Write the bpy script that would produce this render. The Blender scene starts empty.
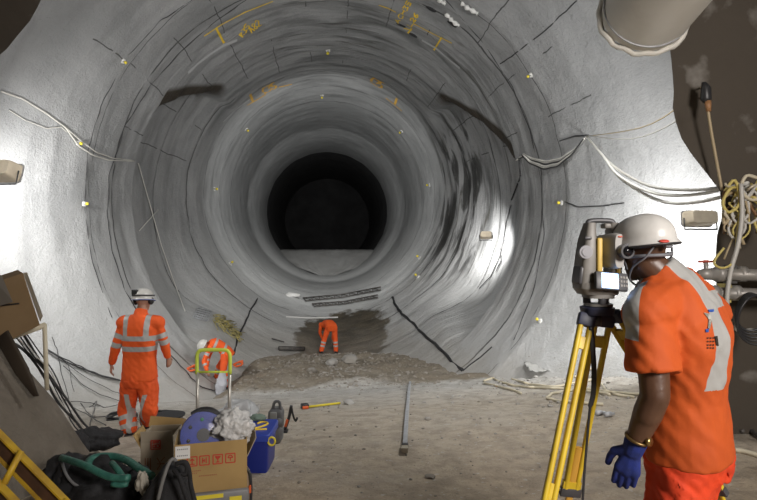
import bpy, bmesh, math, random
from mathutils import Vector, Matrix, noise
from mathutils.bvhtree import BVHTree
V = Vector
PI = math.pi
random.seed(7)
SC = bpy.context.scene
COL = SC.collection
CAMZ = 1.75
F = 560.0

def P(px, py, Y):
    """point of the place seen at photo pixel px, py at distance Y"""
    return V(((px-378.5)/F*Y, Y, CAMZ+(250-py)/F*Y))

# ------------------------------------------------------------------ nodes / materials
def mat(name, col, rough=0.6, metal=0.0, col2=None, nscale=6.0, bump=0.0, bscale=40.0,
        emit=None, estr=0.0, spec=0.5, dist=0.01, alpha=1.0, trans=0.0, detail=5.0, lo=0.35, hi=0.65):
    m = bpy.data.materials.new(name); m.use_nodes = True
    nt = m.node_tree; b = nt.nodes['Principled BSDF']
    b.inputs['Base Color'].default_value = (*col, 1)
    b.inputs['Roughness'].default_value = rough
    b.inputs['Metallic'].default_value = metal
    b.inputs['Specular IOR Level'].default_value = spec
    b.inputs['Alpha'].default_value = alpha
    b.inputs['Transmission Weight'].default_value = trans
    if emit:
        b.inputs['Emission Color'].default_value = (*emit, 1)
        b.inputs['Emission Strength'].default_value = estr
    tc = nt.nodes.new('ShaderNodeTexCoord')
    if col2:
        n = nt.nodes.new('ShaderNodeTexNoise'); n.inputs['Scale'].default_value = nscale
        n.inputs['Detail'].default_value = detail
        nt.links.new(tc.outputs['Object'], n.inputs['Vector'])
        r = nt.nodes.new('ShaderNodeMapRange')
        r.inputs['From Min'].default_value = lo; r.inputs['From Max'].default_value = hi
        nt.links.new(n.outputs['Fac'], r.inputs['Value'])
        mx = nt.nodes.new('ShaderNodeMix'); mx.data_type = 'RGBA'
        mx.inputs['A'].default_value = (*col, 1); mx.inputs['B'].default_value = (*col2, 1)
        nt.links.new(r.outputs['Result'], mx.inputs['Factor'])
        nt.links.new(mx.outputs['Result'], b.inputs['Base Color'])
    if bump:
        n2 = nt.nodes.new('ShaderNodeTexNoise'); n2.inputs['Scale'].default_value = bscale
        n2.inputs['Detail'].default_value = 4
        nt.links.new(tc.outputs['Object'], n2.inputs['Vector'])
        bp = nt.nodes.new('ShaderNodeBump'); bp.inputs['Strength'].default_value = bump
        bp.inputs['Distance'].default_value = dist
        nt.links.new(n2.outputs['Fac'], bp.inputs['Height'])
        nt.links.new(bp.outputs['Normal'], b.inputs['Normal'])
    return m

class NB:
    """small node helper"""
    def __init__(s, m): s.nt = m.node_tree; s.N = s.nt.nodes; s.L = s.nt.links
    def n(s, t, **k):
        x = s.N.new(t)
        for a, v in k.items(): setattr(x, a, v)
        return x
    def put(s, sock, v):
        if hasattr(v, 'is_output'): s.L.new(v, sock)
        else: sock.default_value = v
    def math(s, op, a, b=0.0, c=0.0, clamp=False):
        x = s.n('ShaderNodeMath', operation=op); x.use_clamp = clamp
        s.put(x.inputs[0], a); s.put(x.inputs[1], b); s.put(x.inputs[2], c)
        return x.outputs[0]
    def mr(s, v, a, b, c=0.0, d=1.0):
        x = s.n('ShaderNodeMapRange'); s.put(x.inputs['Value'], v)
        s.put(x.inputs['From Min'], a); s.put(x.inputs['From Max'], b)
        x.inputs['To Min'].default_value = c; x.inputs['To Max'].default_value = d
        return x.outputs['Result']
    def noise(s, vec, scale, detail=4, rough=0.5, dist=0.0):
        x = s.n('ShaderNodeTexNoise'); s.L.new(vec, x.inputs['Vector'])
        x.inputs['Scale'].default_value = scale; x.inputs['Detail'].default_value = detail
        x.inputs['Roughness'].default_value = rough; x.inputs['Distortion'].default_value = dist
        return x.outputs['Fac']
    def mix(s, f, a, b):
        x = s.n('ShaderNodeMix', data_type='RGBA'); s.put(x.inputs['Factor'], f)
        for nme, v in (('A', a), ('B', b)):
            if hasattr(v, 'is_output'): s.L.new(v, x.inputs[nme])
            else: x.inputs[nme].default_value = (*v, 1)
        return x.outputs['Result']
    def comb(s, x_, y_, z_):
        x = s.n('ShaderNodeCombineXYZ')
        for i, v in enumerate((x_, y_, z_)): s.put(x.inputs[i], v)
        return x.outputs[0]

# ------------------------------------------------------------------ objects
def thing(name, label, cat, loc=(0, 0, 0), group=None, rot=None):
    o = bpy.data.objects.new(name, None); COL.objects.link(o)
    o.location = loc; o.empty_display_size = 0.1
    if rot: o.rotation_euler = rot
    o['label'] = label; o['category'] = cat
    if group: o['group'] = group
    return o
def tag(o, label, cat, group=None, kind=None):
    o['label'] = label; o['category'] = cat
    if group: o['group'] = group
    if kind: o['kind'] = kind
    return o
def obj(name, bm, m, parent=None, smooth=True, local=False, label=None, angle=None):
    me = bpy.data.meshes.new(name)
    bmesh.ops.recalc_face_normals(bm, faces=bm.faces[:])
    bm.to_mesh(me); bm.free()
    return objm(name, me, m, parent, smooth, local, label, angle)
def objm(name, me, m, parent=None, smooth=True, local=False, label=None, angle=None):
    for mm in (m if isinstance(m, (list, tuple)) else [m]):
        if mm: me.materials.append(mm)
    if smooth:
        me.polygons.foreach_set('use_smooth', [True]*len(me.polygons))
        if angle is not None:
            try: me.set_sharp_from_angle(angle=math.radians(angle))
            except Exception: pass
    o = bpy.data.objects.new(name, me); COL.objects.link(o)
    if parent:
        o.parent = parent
        if parent.type == 'EMPTY' and not local:
            o.matrix_parent_inverse = Matrix.Translation(-V(parent.location))
    if label: o['label'] = label
    return o
def struct(name, bm, m, **k):
    o = obj(name, bm, m, **k); o['kind'] = 'structure'; return o

def ortho(d):
    d = d.normalized()
    a = V((0, 0, 1)) if abs(d.z) < 0.9 else V((1, 0, 0))
    u = d.cross(a).normalized(); return u, d.cross(u).normalized()
def smooth_pts(pts, k=4, closed=False):
    pts = [V(p) for p in pts]; n = len(pts)
    if n < 3: return pts
    out = []
    rng = range(n) if closed else range(n-1)
    for i in rng:
        if closed: p0, p1, p2, p3 = pts[(i-1) % n], pts[i], pts[(i+1) % n], pts[(i+2) % n]
        else: p0, p1, p2, p3 = pts[max(i-1, 0)], pts[i], pts[i+1], pts[min(i+2, n-1)]
        for j in range(k):
            t = j/k; t2 = t*t; t3 = t2*t
            out.append(0.5*((2*p1)+(-p0+p2)*t+(2*p0-5*p1+4*p2-p3)*t2+(-p0+3*p1-3*p2+p3)*t3))
    if not closed: out.append(pts[-1])
    return out
def tube(bm, pts, r, n=8, k=4, closed=False, sm=True):
    if sm: pts = smooth_pts(pts, k, closed)
    else: pts = [V(p) for p in pts]
    m = len(pts)
    rr = r if callable(r) else (lambda t: r)
    prev = None; rings = []
    for i, p in enumerate(pts):
        if closed: d = pts[(i+1) % m]-pts[(i-1) % m]
        else: d = pts[min(i+1, m-1)]-pts[max(i-1, 0)]
        if d.length < 1e-9: d = V((0, 0, 1))
        d.normalize()
        if prev is None: u, w = ortho(d)
        else:
            u = prev-d*prev.dot(d)
            if u.length < 1e-6: u, w = ortho(d)
            u.normalize(); w = d.cross(u)
        prev = u
        q = rr(i/(m-1) if m > 1 else 0)
        rings.append([bm.verts.new(p+(u*math.cos(a)+w*math.sin(a))*q) for a in [2*PI*j/n for j in range(n)]])
    for i in range(m if closed else m-1):
        a, b = rings[i], rings[(i+1) % m]
        for j in range(n): bm.faces.new((a[j], a[(j+1) % n], b[(j+1) % n], b[j]))
    if not closed:
        bm.faces.new(rings[0][::-1]); bm.faces.new(rings[-1])
def box(bm, c, s, R=None, bev=0.0):
    """axis box centre c size s rotation R (Matrix 3x3 or euler tuple)"""
    t = bmesh.new(); bmesh.ops.create_cube(t, size=1)
    for v in t.verts: v.co = V((v.co.x*s[0], v.co.y*s[1], v.co.z*s[2]))
    if bev: bmesh.ops.bevel(t, geom=t.edges[:]+t.verts[:], offset=bev, segments=2, profile=0.5, affect='EDGES')
    if R is not None:
        if not isinstance(R, Matrix):
            from mathutils import Euler
            R = Euler(R).to_matrix()
        for v in t.verts: v.co = R @ v.co
    for v in t.verts: v.co += V(c)
    me = bpy.data.meshes.new('t'); t.to_mesh(me); t.free(); bm.from_mesh(me); bpy.data.meshes.remove(me)
def cyl(bm, a, b, r, r2=None, n=16):
    a = V(a); b = V(b); r2 = r if r2 is None else r2
    tube(bm, [a, b], lambda t: r+(r2-r)*t, n, sm=False)
def prism(bm, pts2, o, ux, uy, depth, un=None):
    """polygon pts2 in plane o,ux,uy extruded by depth along normal"""
    ux = V(ux); uy = V(uy); un = un or ux.cross(uy).normalized(); o = V(o)
    a = [bm.verts.new(o+ux*x+uy*y) for x, y in pts2]
    b = [bm.verts.new(o+ux*x+uy*y+un*depth) for x, y in pts2]
    n = len(a)
    bm.faces.new(a[::-1]); bm.faces.new(b)
    for i in range(n): bm.faces.new((a[i], a[(i+1) % n], b[(i+1) % n], b[i]))
def frame(d, up=(0, 0, 1)):
    """columns: right, forward, up with forward along d"""
    f = V(d).normalized(); r = f.cross(V(up)).normalized(); u = r.cross(f)
    return Matrix((r, f, u)).transposed()
def loft(bm, secs, n=18, p=2.0, cap=True):
    rings = []
    for c, u, w in secs:
        ring = []
        for j in range(n):
            a = 2*PI*j/n; ca, sa = math.cos(a), math.sin(a)
            x = math.copysign(abs(ca)**(2/p), ca); y = math.copysign(abs(sa)**(2/p), sa)
            ring.append(bm.verts.new(V(c)+V(u)*x+V(w)*y))
        rings.append(ring)
    for a, b in zip(rings, rings[1:]):
        for j in range(n): bm.faces.new((a[j], a[(j+1) % n], b[(j+1) % n], b[j]))
    if cap:
        bm.faces.new(rings[0][::-1]); bm.faces.new(rings[-1])
def capsule(bm, a, b, ra, rb, flat=1.0, side=None, n=14):
    """rounded cone, flattened along side by factor flat"""
    a = V(a); b = V(b); d = (b-a).normalized()
    if side is not None:
        s = V(side); s = (s-d*s.dot(d)).normalized(); t = d.cross(s)
    else: s, t = ortho(d)
    secs = []
    for k in range(4):
        an = -PI/2+0.12+(PI/2-0.12)*k/4
        secs.append((a+d*ra*math.sin(an), s*ra*math.cos(an)*flat, t*ra*math.cos(an)))
    secs.append((a, s*ra*flat, t*ra)); secs.append((b, s*rb*flat, t*rb))
    for k in range(1, 5):
        an = (PI/2-0.12)*k/4
        secs.append((b+d*rb*math.sin(an), s*rb*math.cos(an)*flat, t*rb*math.cos(an)))
    loft(bm, secs, n)
def lerp(a, b, t): return a+(b-a)*t
def interp(tab, y):
    if y <= tab[0][0]: return tab[0][1]
    for (a, b), (c, d) in zip(tab, tab[1:]):
        if y <= c:
            t = (y-a)/(c-a); return b+(d-b)*t
    return tab[-1][1]
def sstep(a, b, x):
    t = max(0, min(1, (x-a)/(b-a))); return t*t*(3-2*t)

# ------------------------------------------------------------------ the cavern
RT = [(-3, 8.3), (5, 7.9), (7.5, 7.5), (9, 7.0), (10, 6.45), (10.6, 6.0), (11.3, 5.6), (12.2, 5.27), (13.3, 5.15), (14.5, 5.05),
      (17.5, 4.72), (19.5, 4.47), (21, 4.38), (24, 4.35), (30, 4.35), (36, 4.42), (42, 4.5), (62, 4.5)]
CZT = [(-3, 2.25), (8, 2.4), (10, 2.7), (12, 2.86), (14.5, 3.05), (17.5, 3.25), (21, 3.93), (30, 4.3), (42, 4.6), (62, 4.9)]
def axis(Y): return -0.092*Y, interp(CZT, Y)
def shell_R(Y, th):
    """th from the crown, 0..pi on the right side, negative on the left"""
    r = interp(RT, Y)
    a = abs(th)
    # side chambers cut behind the lip
    if 14.5 < Y < 21.5:
        kk = min(1, max(0, (Y-14.5)/2.5)); t0 = (1.065-.28*kk) if th < 0 else (1.38-.52*kk)
        m = sstep(t0, t0+.09, a)*(1-sstep(math.radians(118), math.radians(140), a))
        prof = sstep(14.5, 14.75, Y)*(1-sstep(15.2, 20.6, Y))
        r += m*prof*0.85
    q = V((math.sin(th)*2.2, math.cos(th)*2.2, 0))
    near = 1-sstep(12.0, 14.0, Y)
    # soft rings of sprayed concrete
    w = noise.noise(V((q.x*.55, q.y*.55, Y*1.25)))*0.085 + noise.noise(V((q.x*.9+5, q.y*.9, Y*3.0)))*0.035
    w *= 1-.6*sstep(20.5, 22.5, Y); w *= 1-.55*sstep(.2, .8, -math.cos(th))
    r += w*(1-0.72*near)*(1-.55*sstep(.2, .9, -math.sin(th)))
    r += noise.noise(V((q.x*3, q.y*3, Y*1.6)))*0.03
    r += noise.noise(V((q.x*9, q.y*9, Y*4.5)))*0.009
    # steps between lining rings
    for y0, h in ((17.2, .05), (18.9, .06), (20.9, .05)):
        r += h*(sstep(y0-.03, y0+.03, Y)-sstep(y0+.03, y0+1.2, Y))
    return r
def shell_pt(Y, th, off=0.0):
    cx, cz = axis(Y); r = shell_R(Y, th)-off
    return V((cx+math.sin(th)*r, Y, cz+math.cos(th)*r))
def on_shell(px, py, off=0.0, y0=5.0):
    Y = y0; step = 0.1; dx = (px-378.5)/F; dz = (250-py)/F
    def g(Y):
        cx, cz = axis(Y); x = dx*Y-cx; z = CAMZ+dz*Y-cz
        return math.hypot(x, z)-shell_R(Y, math.atan2(x, z))
    while Y < 60:
        if g(Y+step) > 0:
            a, b = Y, Y+step
            for _ in range(14):
                m = (a+b)/2
                if g(m) > 0: b = m
                else: a = m
            Y = a; break
        Y += step
    p = P(px, py, Y)
    if off:
        cx, cz = axis(Y); d = V((cx-p.x, 0, cz-p.z)).normalized()
        p += (d*0.85+V((0, -0.5, 0)))*off
    return p
FT = [(-3, 0), (3, 0), (7, -.35), (10, -.80), (11.8, -1.16), (13.2, -1.28), (15.5, -1.36), (17.6, -1.47), (21, -1.2)]
def floor_z(x, y, fine=True):
    z = interp(FT, y)
    z += 0.056*x*sstep(3.5, 7, y)*(1-sstep(12, 14, y))
    z += noise.noise(V((x*.7, y*.7, 3)))*0.03
    if fine: z += noise.noise(V((x*2.3, y*2.3, 1)))*0.012+noise.noise(V((x*7, y*7, 1)))*0.005
    # muck heap between the running surface and the invert
    m = sstep(11.8, 12.7, y+0.5*noise.noise(V((x*.6, 2, 0))))*(1-sstep(15.2, 17.4, y+0.9*noise.noise(V((x*.8, 9, 0)))))
    m *= 1-sstep(2.2, 4.0, abs(x+1.2))*0.6
    z += m*(0.13+0.16*noise.noise(V((x*1.1, y*1.1, 7)))+0.07*noise.noise(V((x*3.5, y*3.5, 5)))+0.03*noise.noise(V((x*9, y*9, 5))))
    z -= .45*sstep(-3.0, -4.0, x)*sstep(10.8, 12.2, y)
    # rubble swept to the right wall
    k = sstep(1.6, 3.4, x)*sstep(5.5, 8, y)*(1-sstep(11.5, 12.5, y))
    z += k*(0.04+0.09*noise.noise(V((x*2.6, y*2.6, 11)))+0.04*noise.noise(V((x*8, y*8, 5))))
    return z
def shell_floor(x, y):
    cx, cz = axis(y); best = -99
    r = interp(RT, y); t = r*r-(x-cx)**2
    if t > 0:
        th = math.atan2(x-cx, -math.sqrt(t)); r = shell_R(y, th); t = r*r-(x-cx)**2
        if t > 0: best = cz-math.sqrt(t)
    else: best = 99
    return best
def ground(x, y): return max(floor_z(x, y), shell_floor(x, y))
def on_ground(px, py, y0=2.0, y1=40):
    Y = y0
    while Y < y1:
        p = P(px, py, Y)
        if p.z < ground(p.x, p.y): break
        Y += 0.04
    return V((P(px, py, Y).x, Y, ground(P(px, py, Y).x, Y)))

# shotcrete
def shotcrete(name, base, dark, light, crack=True):
    m = bpy.data.materials.new(name); m.use_nodes = True
    b = NB(m); N = b.N; bs = N['Principled BSDF']
    geo = b.n('ShaderNodeNewGeometry'); pos = geo.outputs['Position']
    sp = b.n('ShaderNodeSeparateXYZ'); b.L.new(pos, sp.inputs[0])
    x, y, z = sp.outputs
    # ring-wise coordinates: radial directions slow, Y fast
    cx = b.math('ADD', x, b.math('MULTIPLY', y, 0.092)); cz = b.math('SUBTRACT', z, 3.6)
    th = b.math('ARCTAN2', cx, cz)
    sn = b.math('SINE', th); cs = b.math('COSINE', th)
    band = b.comb(b.math('MULTIPLY', sn, 1.5), b.math('MULTIPLY', y, 1.6), b.math('MULTIPLY', cs, 1.5))
    n1 = b.noise(band, 1.5, 6, 0.55, 0.6)
    band2 = b.comb(b.math('MULTIPLY', sn, 2.2), b.math('MULTIPLY', y, 4.5), b.math('MULTIPLY', cs, 2.2))
    n2 = b.noise(band2, 1.3, 5, 0.6, 0.8)
    n3 = b.noise(pos, 0.6, 5, 0.6)
    n4 = b.noise(pos, 14, 4, 0.7)
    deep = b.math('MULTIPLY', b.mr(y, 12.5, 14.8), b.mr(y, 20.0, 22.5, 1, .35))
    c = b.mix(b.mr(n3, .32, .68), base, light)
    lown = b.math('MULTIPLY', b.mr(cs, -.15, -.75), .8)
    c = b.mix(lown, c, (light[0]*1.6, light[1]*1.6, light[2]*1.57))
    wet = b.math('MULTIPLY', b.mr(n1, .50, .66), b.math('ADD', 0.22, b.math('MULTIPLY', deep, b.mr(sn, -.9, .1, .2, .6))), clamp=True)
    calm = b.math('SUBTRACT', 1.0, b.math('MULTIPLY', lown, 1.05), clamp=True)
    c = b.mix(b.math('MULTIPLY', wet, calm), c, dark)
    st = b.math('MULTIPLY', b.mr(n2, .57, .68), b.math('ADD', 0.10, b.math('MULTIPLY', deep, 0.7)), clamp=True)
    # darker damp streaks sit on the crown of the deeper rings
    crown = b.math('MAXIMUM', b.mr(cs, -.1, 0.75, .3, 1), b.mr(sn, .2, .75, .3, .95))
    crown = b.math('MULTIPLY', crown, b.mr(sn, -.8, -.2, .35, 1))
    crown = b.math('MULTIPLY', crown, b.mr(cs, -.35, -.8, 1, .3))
    strk = b.math('MULTIPLY', b.mr(n1, .47, .56), b.math('MULTIPLY', b.mr(sn, .74, .92), b.math('MULTIPLY', b.mr(y, 17.6, 18.2), b.mr(y, 21.5, 20.8))))
    c = b.mix(b.math('MULTIPLY', strk, .85), c, (.03, .03, .028))
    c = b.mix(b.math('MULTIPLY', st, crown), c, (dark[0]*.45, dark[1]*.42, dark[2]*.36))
    c = b.mix(b.math('MULTIPLY', b.mr(n4, .60, .75), 0.3), c, (dark[0]*.6, dark[1]*.6, dark[2]*.6))
    n5 = b.noise(band, 4.5, 4, 0.6, 0.3)
    c = b.mix(b.math('MULTIPLY', b.math('MULTIPLY', calm, b.mr(n5, .60, .72)), b.math('ADD', 0.12, b.math('MULTIPLY', deep, 0.3))), c, (light[0]*1.15, light[1]*1.15, light[2]*1.15))
    # bare brown ground with painted shade at the head of the side chambers
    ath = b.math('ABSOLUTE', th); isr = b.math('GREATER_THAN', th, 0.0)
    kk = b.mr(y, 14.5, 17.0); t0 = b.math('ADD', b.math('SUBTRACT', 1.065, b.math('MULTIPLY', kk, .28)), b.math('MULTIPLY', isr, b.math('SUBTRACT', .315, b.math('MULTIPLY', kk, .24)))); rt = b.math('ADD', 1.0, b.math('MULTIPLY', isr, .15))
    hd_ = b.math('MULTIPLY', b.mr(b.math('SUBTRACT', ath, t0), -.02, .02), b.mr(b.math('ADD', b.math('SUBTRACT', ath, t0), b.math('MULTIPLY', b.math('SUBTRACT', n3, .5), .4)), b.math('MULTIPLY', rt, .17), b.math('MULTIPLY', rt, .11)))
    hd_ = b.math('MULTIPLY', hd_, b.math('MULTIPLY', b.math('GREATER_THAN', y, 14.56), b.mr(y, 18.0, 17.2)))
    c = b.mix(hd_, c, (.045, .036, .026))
    if crack:
        wob = b.math('MULTIPLY', b.math('SUBTRACT', b.noise(pos, 0.9, 5, 0.6), 0.5), 0.22)
        yy = b.math('ADD', y, wob)
        tot = None
        for y0, w in ((12.35, .012), (13.35, .03), (17.25, .02), (19.0, .02), (20.2, .016), (22.6, .02), (25.2, .03)):
            k = b.math('LESS_THAN', b.math('ABSOLUTE', b.math('SUBTRACT', yy, y0)), w)
            tot = k if tot is None else b.math('MAXIMUM', tot, k)
        # short joints running along the drive, broken up by noise
        wob2 = b.math('MULTIPLY', b.math('SUBTRACT', b.noise(pos, 0.7, 4, 0.6), 0.5), 0.06)
        tt = b.math('MULTIPLY', b.math('ADD', th, wob2), 4.1)
        fr = b.math('ABSOLUTE', b.math('SUBTRACT', b.math('FRACT', tt), 0.5))
        ln = b.math('LESS_THAN', fr, 0.011)
        gate = b.math('MULTIPLY', b.math('GREATER_THAN', b.noise(pos, 0.45, 3), 0.50), b.math('GREATER_THAN', cs, 0.15))
        gate = b.math('MULTIPLY', gate, b.math('GREATER_THAN', y, 11.2))
        gate = b.math('MULTIPLY', gate, b.math('LESS_THAN', y, 19.0))
        tot = b.math('MAXIMUM', tot, b.math('MULTIPLY', ln, gate))
        brk = b.mr(b.noise(pos, 1.6, 3), .33, .42)
        c = b.mix(b.math('MULTIPLY', b.math('MULTIPLY', tot, brk), 0.85), c, (.035, .035, .035))
    # brown muck trodden into the invert
    ex = b.math('DIVIDE', b.math('ADD', x, 1.25), 1.35); ey = b.math('DIVIDE', b.math('SUBTRACT', y, 18.3), 1.9)
    ee = b.math('ADD', b.math('MULTIPLY', ex, ex), b.math('MULTIPLY', ey, ey))
    ee = b.math('ADD', ee, b.math('MULTIPLY', b.math('SUBTRACT', b.noise(pos, 1.3, 5, .6), .5), 2.6))
    lowz = b.math('LESS_THAN', z, 1.0)
    c = b.mix(b.math('MULTIPLY', b.mr(ee, 1.45, 1.15), lowz), c, b.mix(b.mr(b.noise(pos, 2.5, 4), .4, .6), (.115, .095, .065), (.07, .06, .043)))
    # dust and muck smeared up the lowest metre of the near wall
    low = b.math('ADD', z, b.math('MULTIPLY', b.math('SUBTRACT', b.noise(pos, 1.1, 5, .65), .5), 1.8))
    lm = b.math('MULTIPLY', b.mr(low, -.35, -1.0), b.mr(y, 20.5, 17.5))
    c = b.mix(b.math('MULTIPLY', lm, .5), c, (.30, .275, .235))
    b.L.new(c, bs.inputs['Base Color'])
    b.L.new(b.mr(n1, .4, .65, .72, .42), bs.inputs['Roughness'])
    bs.inputs['Specular IOR Level'].default_value = 0.4
    h = b.math('ADD', b.math('MULTIPLY', b.noise(pos, 22, 5, .7), 0.5), b.math('MULTIPLY', b.noise(pos, 5, 4, .6), 0.7))
    h = b.math('ADD', h, b.math('MULTIPLY', n2, b.math('MULTIPLY', deep, b.mr(sn, -.9, .1, .5, 1.5))))
    bp = b.n('ShaderNodeBump'); bp.inputs['Strength'].default_value = 0.75; bp.inputs['Distance'].default_value = 0.055
    b.L.new(h, bp.inputs['Height']); b.L.new(bp.outputs['Normal'], bs.inputs['Normal'])
    return m
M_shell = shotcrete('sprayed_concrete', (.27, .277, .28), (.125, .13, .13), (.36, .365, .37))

def shell_mesh(ys, nth, th0=-PI, th1=PI):
    bm = bmesh.new(); rows = []
    for Y in ys:
        rows.append([bm.verts.new(shell_pt(Y, th0+(th1-th0)*j/nth)) for j in range(nth)])
    for a, b in zip(rows, rows[1:]):
        for j in range(nth):
            bm.faces.new((a[j], b[j], b[(j+1) % nth], a[(j+1) % nth]))
    return bm
def frange(a, b, s):
    n = max(1, round((b-a)/s)); return [a+(b-a)*i/n for i in range(n+1)]
def nodes_in(bm):
    bmesh.ops.recalc_face_normals(bm, faces=bm.faces[:])
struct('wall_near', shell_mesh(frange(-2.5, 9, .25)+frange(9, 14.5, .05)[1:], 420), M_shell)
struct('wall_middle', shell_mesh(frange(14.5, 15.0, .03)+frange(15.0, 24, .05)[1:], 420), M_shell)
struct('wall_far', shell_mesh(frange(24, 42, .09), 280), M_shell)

# back of the cavern behind the camera and heading at the far end
def disc(Y, flip=False, inner=None):
    bm = bmesh.new(); n = 72
    cx, cz = axis(Y); R = interp(RT, Y)+.05
    cen = bm.verts.new((cx, Y, cz)); rs = []
    for k in (0.5, 1.0):
        rs.append([bm.verts.new((cx+math.sin(2*PI*j/n)*R*k, Y+0.15*noise.noise(V((j*.3, k, Y))), cz+math.cos(2*PI*j/n)*R*k)) for j in range(n)])
    for j in range(n):
        bm.faces.new((cen, rs[0][j], rs[0][(j+1) % n]))
        bm.faces.new((rs[0][j], rs[1][j], rs[1][(j+1) % n], rs[0][(j+1) % n]))
    return bm
M_dark = mat('unlit_heading_dark', (.05, .05, .052), .85, col2=(.03, .03, .032), nscale=.7, bump=.5, bscale=2, dist=.1)  # near-black colour stands in for the unlit dark of the far heading
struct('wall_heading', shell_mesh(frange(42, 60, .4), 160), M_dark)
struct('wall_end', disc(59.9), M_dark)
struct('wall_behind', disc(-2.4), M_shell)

# ---- floor
def floor_mat():
    m = bpy.data.materials.new('muck_floor'); m.use_nodes = True
    b = NB(m); bs = b.N['Principled BSDF']
    geo = b.n('ShaderNodeNewGeometry'); pos = geo.outputs['Position']
    sp = b.n('ShaderNodeSeparateXYZ'); b.L.new(pos, sp.inputs[0]); x, y, z = sp.outputs
    nA = b.noise(pos, .8, 5, .6); nB = b.noise(pos, 5, 6, .65); nC = b.noise(pos, 28, 4, .7)
    yy = b.math('ADD', y, b.math('MULTIPLY', b.math('SUBTRACT', nA, .5), 2.2))
    brown = (.42, .335, .235); grey = (.46, .405, .33); pale = (.50, .49, .465); muck = (.24, .205, .155)
    c = b.mix(b.mr(yy, 3.6, 6.8), brown, grey)
    c = b.mix(b.mr(yy, 7.6, 10.5), c, pale)
    y3 = b.math('ADD', y, b.math('MULTIPLY', b.math('SUBTRACT', b.noise(pos, .7, 4, .6), .5), 1.4))
    c = b.mix(b.mr(y3, 12.0, 12.35), c, muck)
    c = b.mix(b.math('MULTIPLY', b.mr(nB, .42, .62), .45), c, (.15, .128, .10))
    c = b.mix(b.math('MULTIPLY', b.mr(nA, .5, .62), .25), c, (.40, .37, .32))
    c = b.mix(b.math('MULTIPLY', b.mr(nC, .60, .68), .55), c, (.10, .09, .075))
    c = b.mix(b.math('MULTIPLY', b.mr(b.noise(pos, 17, 3), .64, .70), .5), c, (.55, .54, .52))
    b.L.new(c, bs.inputs['Base Color']); bs.inputs['Roughness'].default_value = .85
    h = b.math('ADD', b.math('MULTIPLY', nB, .8), b.math('MULTIPLY', nC, .35))
    bp = b.n('ShaderNodeBump'); bp.inputs['Strength'].default_value = .8; bp.inputs['Distance'].default_value = .05
    b.L.new(h, bp.inputs['Height']); b.L.new(bp.outputs['Normal'], bs.inputs['Normal'])
    return m
M_floor = floor_mat()
def floor_mesh():
    bm = bmesh.new(); xs = frange(-7.4, 7.4, .075); ys = frange(-2.3, 18.4, .075)
    g = {}
    for i, X in enumerate(xs):
        for j, Y in enumerate(ys):
            z = floor_z(X, Y); s = shell_floor(X, Y)
            if s-z < 0.35 and s < 90: g[i, j] = bm.verts.new((X, Y, z))
    for i in range(len(xs)-1):
        for j in range(len(ys)-1):
            k = [(i, j), (i+1, j), (i+1, j+1), (i, j+1)]
            if all(q in g for q in k): bm.faces.new([g[q] for q in k])
    loose = [v for v in bm.verts if not v.link_faces]
    bmesh.ops.delete(bm, geom=loose, context='VERTS')
    return bm
struct('floor', floor_mesh(), M_floor)

# far bench: the raised step of the next heading, its top at eye level
M_bench = mat('bench_concrete', (.58, .58, .57), .8, col2=(.46, .46, .45), nscale=.8, bump=.5, bscale=3, dist=.1)
def bench():
    bm = bmesh.new(); rows = []
    prof = [(37.5, -9), (38.6, .55), (40.2, 1.2), (41.2, 1.62), (41.6, 1.74), (43, 1.78), (59, 1.8)]
    prof[0] = (37.3, .05)
    n = 60
    for Y, z in prof:
        cx, cz = axis(Y); r = interp(RT, Y)+.02
        half = math.sqrt(max(.1, r*r-(z-cz)**2))
        rows.append([bm.verts.new((cx-half+2*half*j/n, Y, z+.08*noise.noise(V((j*.35, Y, 0)))*(z > .3))) for j in range(n+1)])
    for a, b in zip(rows, rows[1:]):
        for j in range(n): bm.faces.new((a[j], a[j+1], b[j+1], b[j]))
    return bm
struct('trim_1', bench(), M_bench)

# ------------------------------------------------------------------ near masses
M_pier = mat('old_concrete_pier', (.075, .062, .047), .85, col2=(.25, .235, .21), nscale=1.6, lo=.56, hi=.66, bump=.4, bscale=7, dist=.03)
M_bank = mat('spoil_bank', (.18, .155, .125), .9, col2=(.13, .11, .085), nscale=2.5, bump=.8, bscale=10, dist=.06)
def mass(outline, Y, depth, seg=.16, amp=.04, push=V((0, 0, 0))):
    """closed lump: outline given as corner points of its front, thick by depth"""
    bm = bmesh.new()
    pts = []
    n = len(outline)
    for i in range(n):
        a = P(*outline[i], Y); b = P(*outline[(i+1) % n], Y); k = max(1, int((b-a).length/seg))
        for j in range(k): pts.append(a.lerp(b, j/k))
    vs_ = [bm.verts.new(p) for p in pts]
    f = bm.faces.new(vs_)
    r = bmesh.ops.extrude_face_region(bm, geom=[f])
    for v in [g for g in r['geom'] if isinstance(g, bmesh.types.BMVert)]: v.co += V((0, depth, 0))+push
    bmesh.ops.triangulate(bm, faces=bm.faces[:])
    for _ in range(5):
        e = [e for e in bm.edges if e.calc_length() > seg*1.5]
        if not e: break
        bmesh.ops.subdivide_edges(bm, edges=e, cuts=1)
        bmesh.ops.triangulate(bm, faces=[f for f in bm.faces if len(f.verts) > 3])
    bm.normal_update()
    for v in bm.verts:
        q = v.co
        v.co = q+V((noise.noise(q*1.5), noise.noise(q*1.5+V((9, 0, 0))), noise.noise(q*1.5+V((0, 9, 0)))))*amp*1.6 \
            + V((noise.noise(q*6), noise.noise(q*6+V((9, 0, 0))), 0))*amp*.3
    return bm
struct('wall_right', mass([(662, -160), (667, 60), (674, 108), (694, 152), (714, 188), (720, 216), (716, 262), (712, 320), (708, 380), (704, 450), (900, 450), (1100, 200), (1000, -160)], 5.6, .5, push=V((.42, 0, 0))), M_pier, angle=60)  # upper left edge is shaped to stand in for a shadow edge
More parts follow.
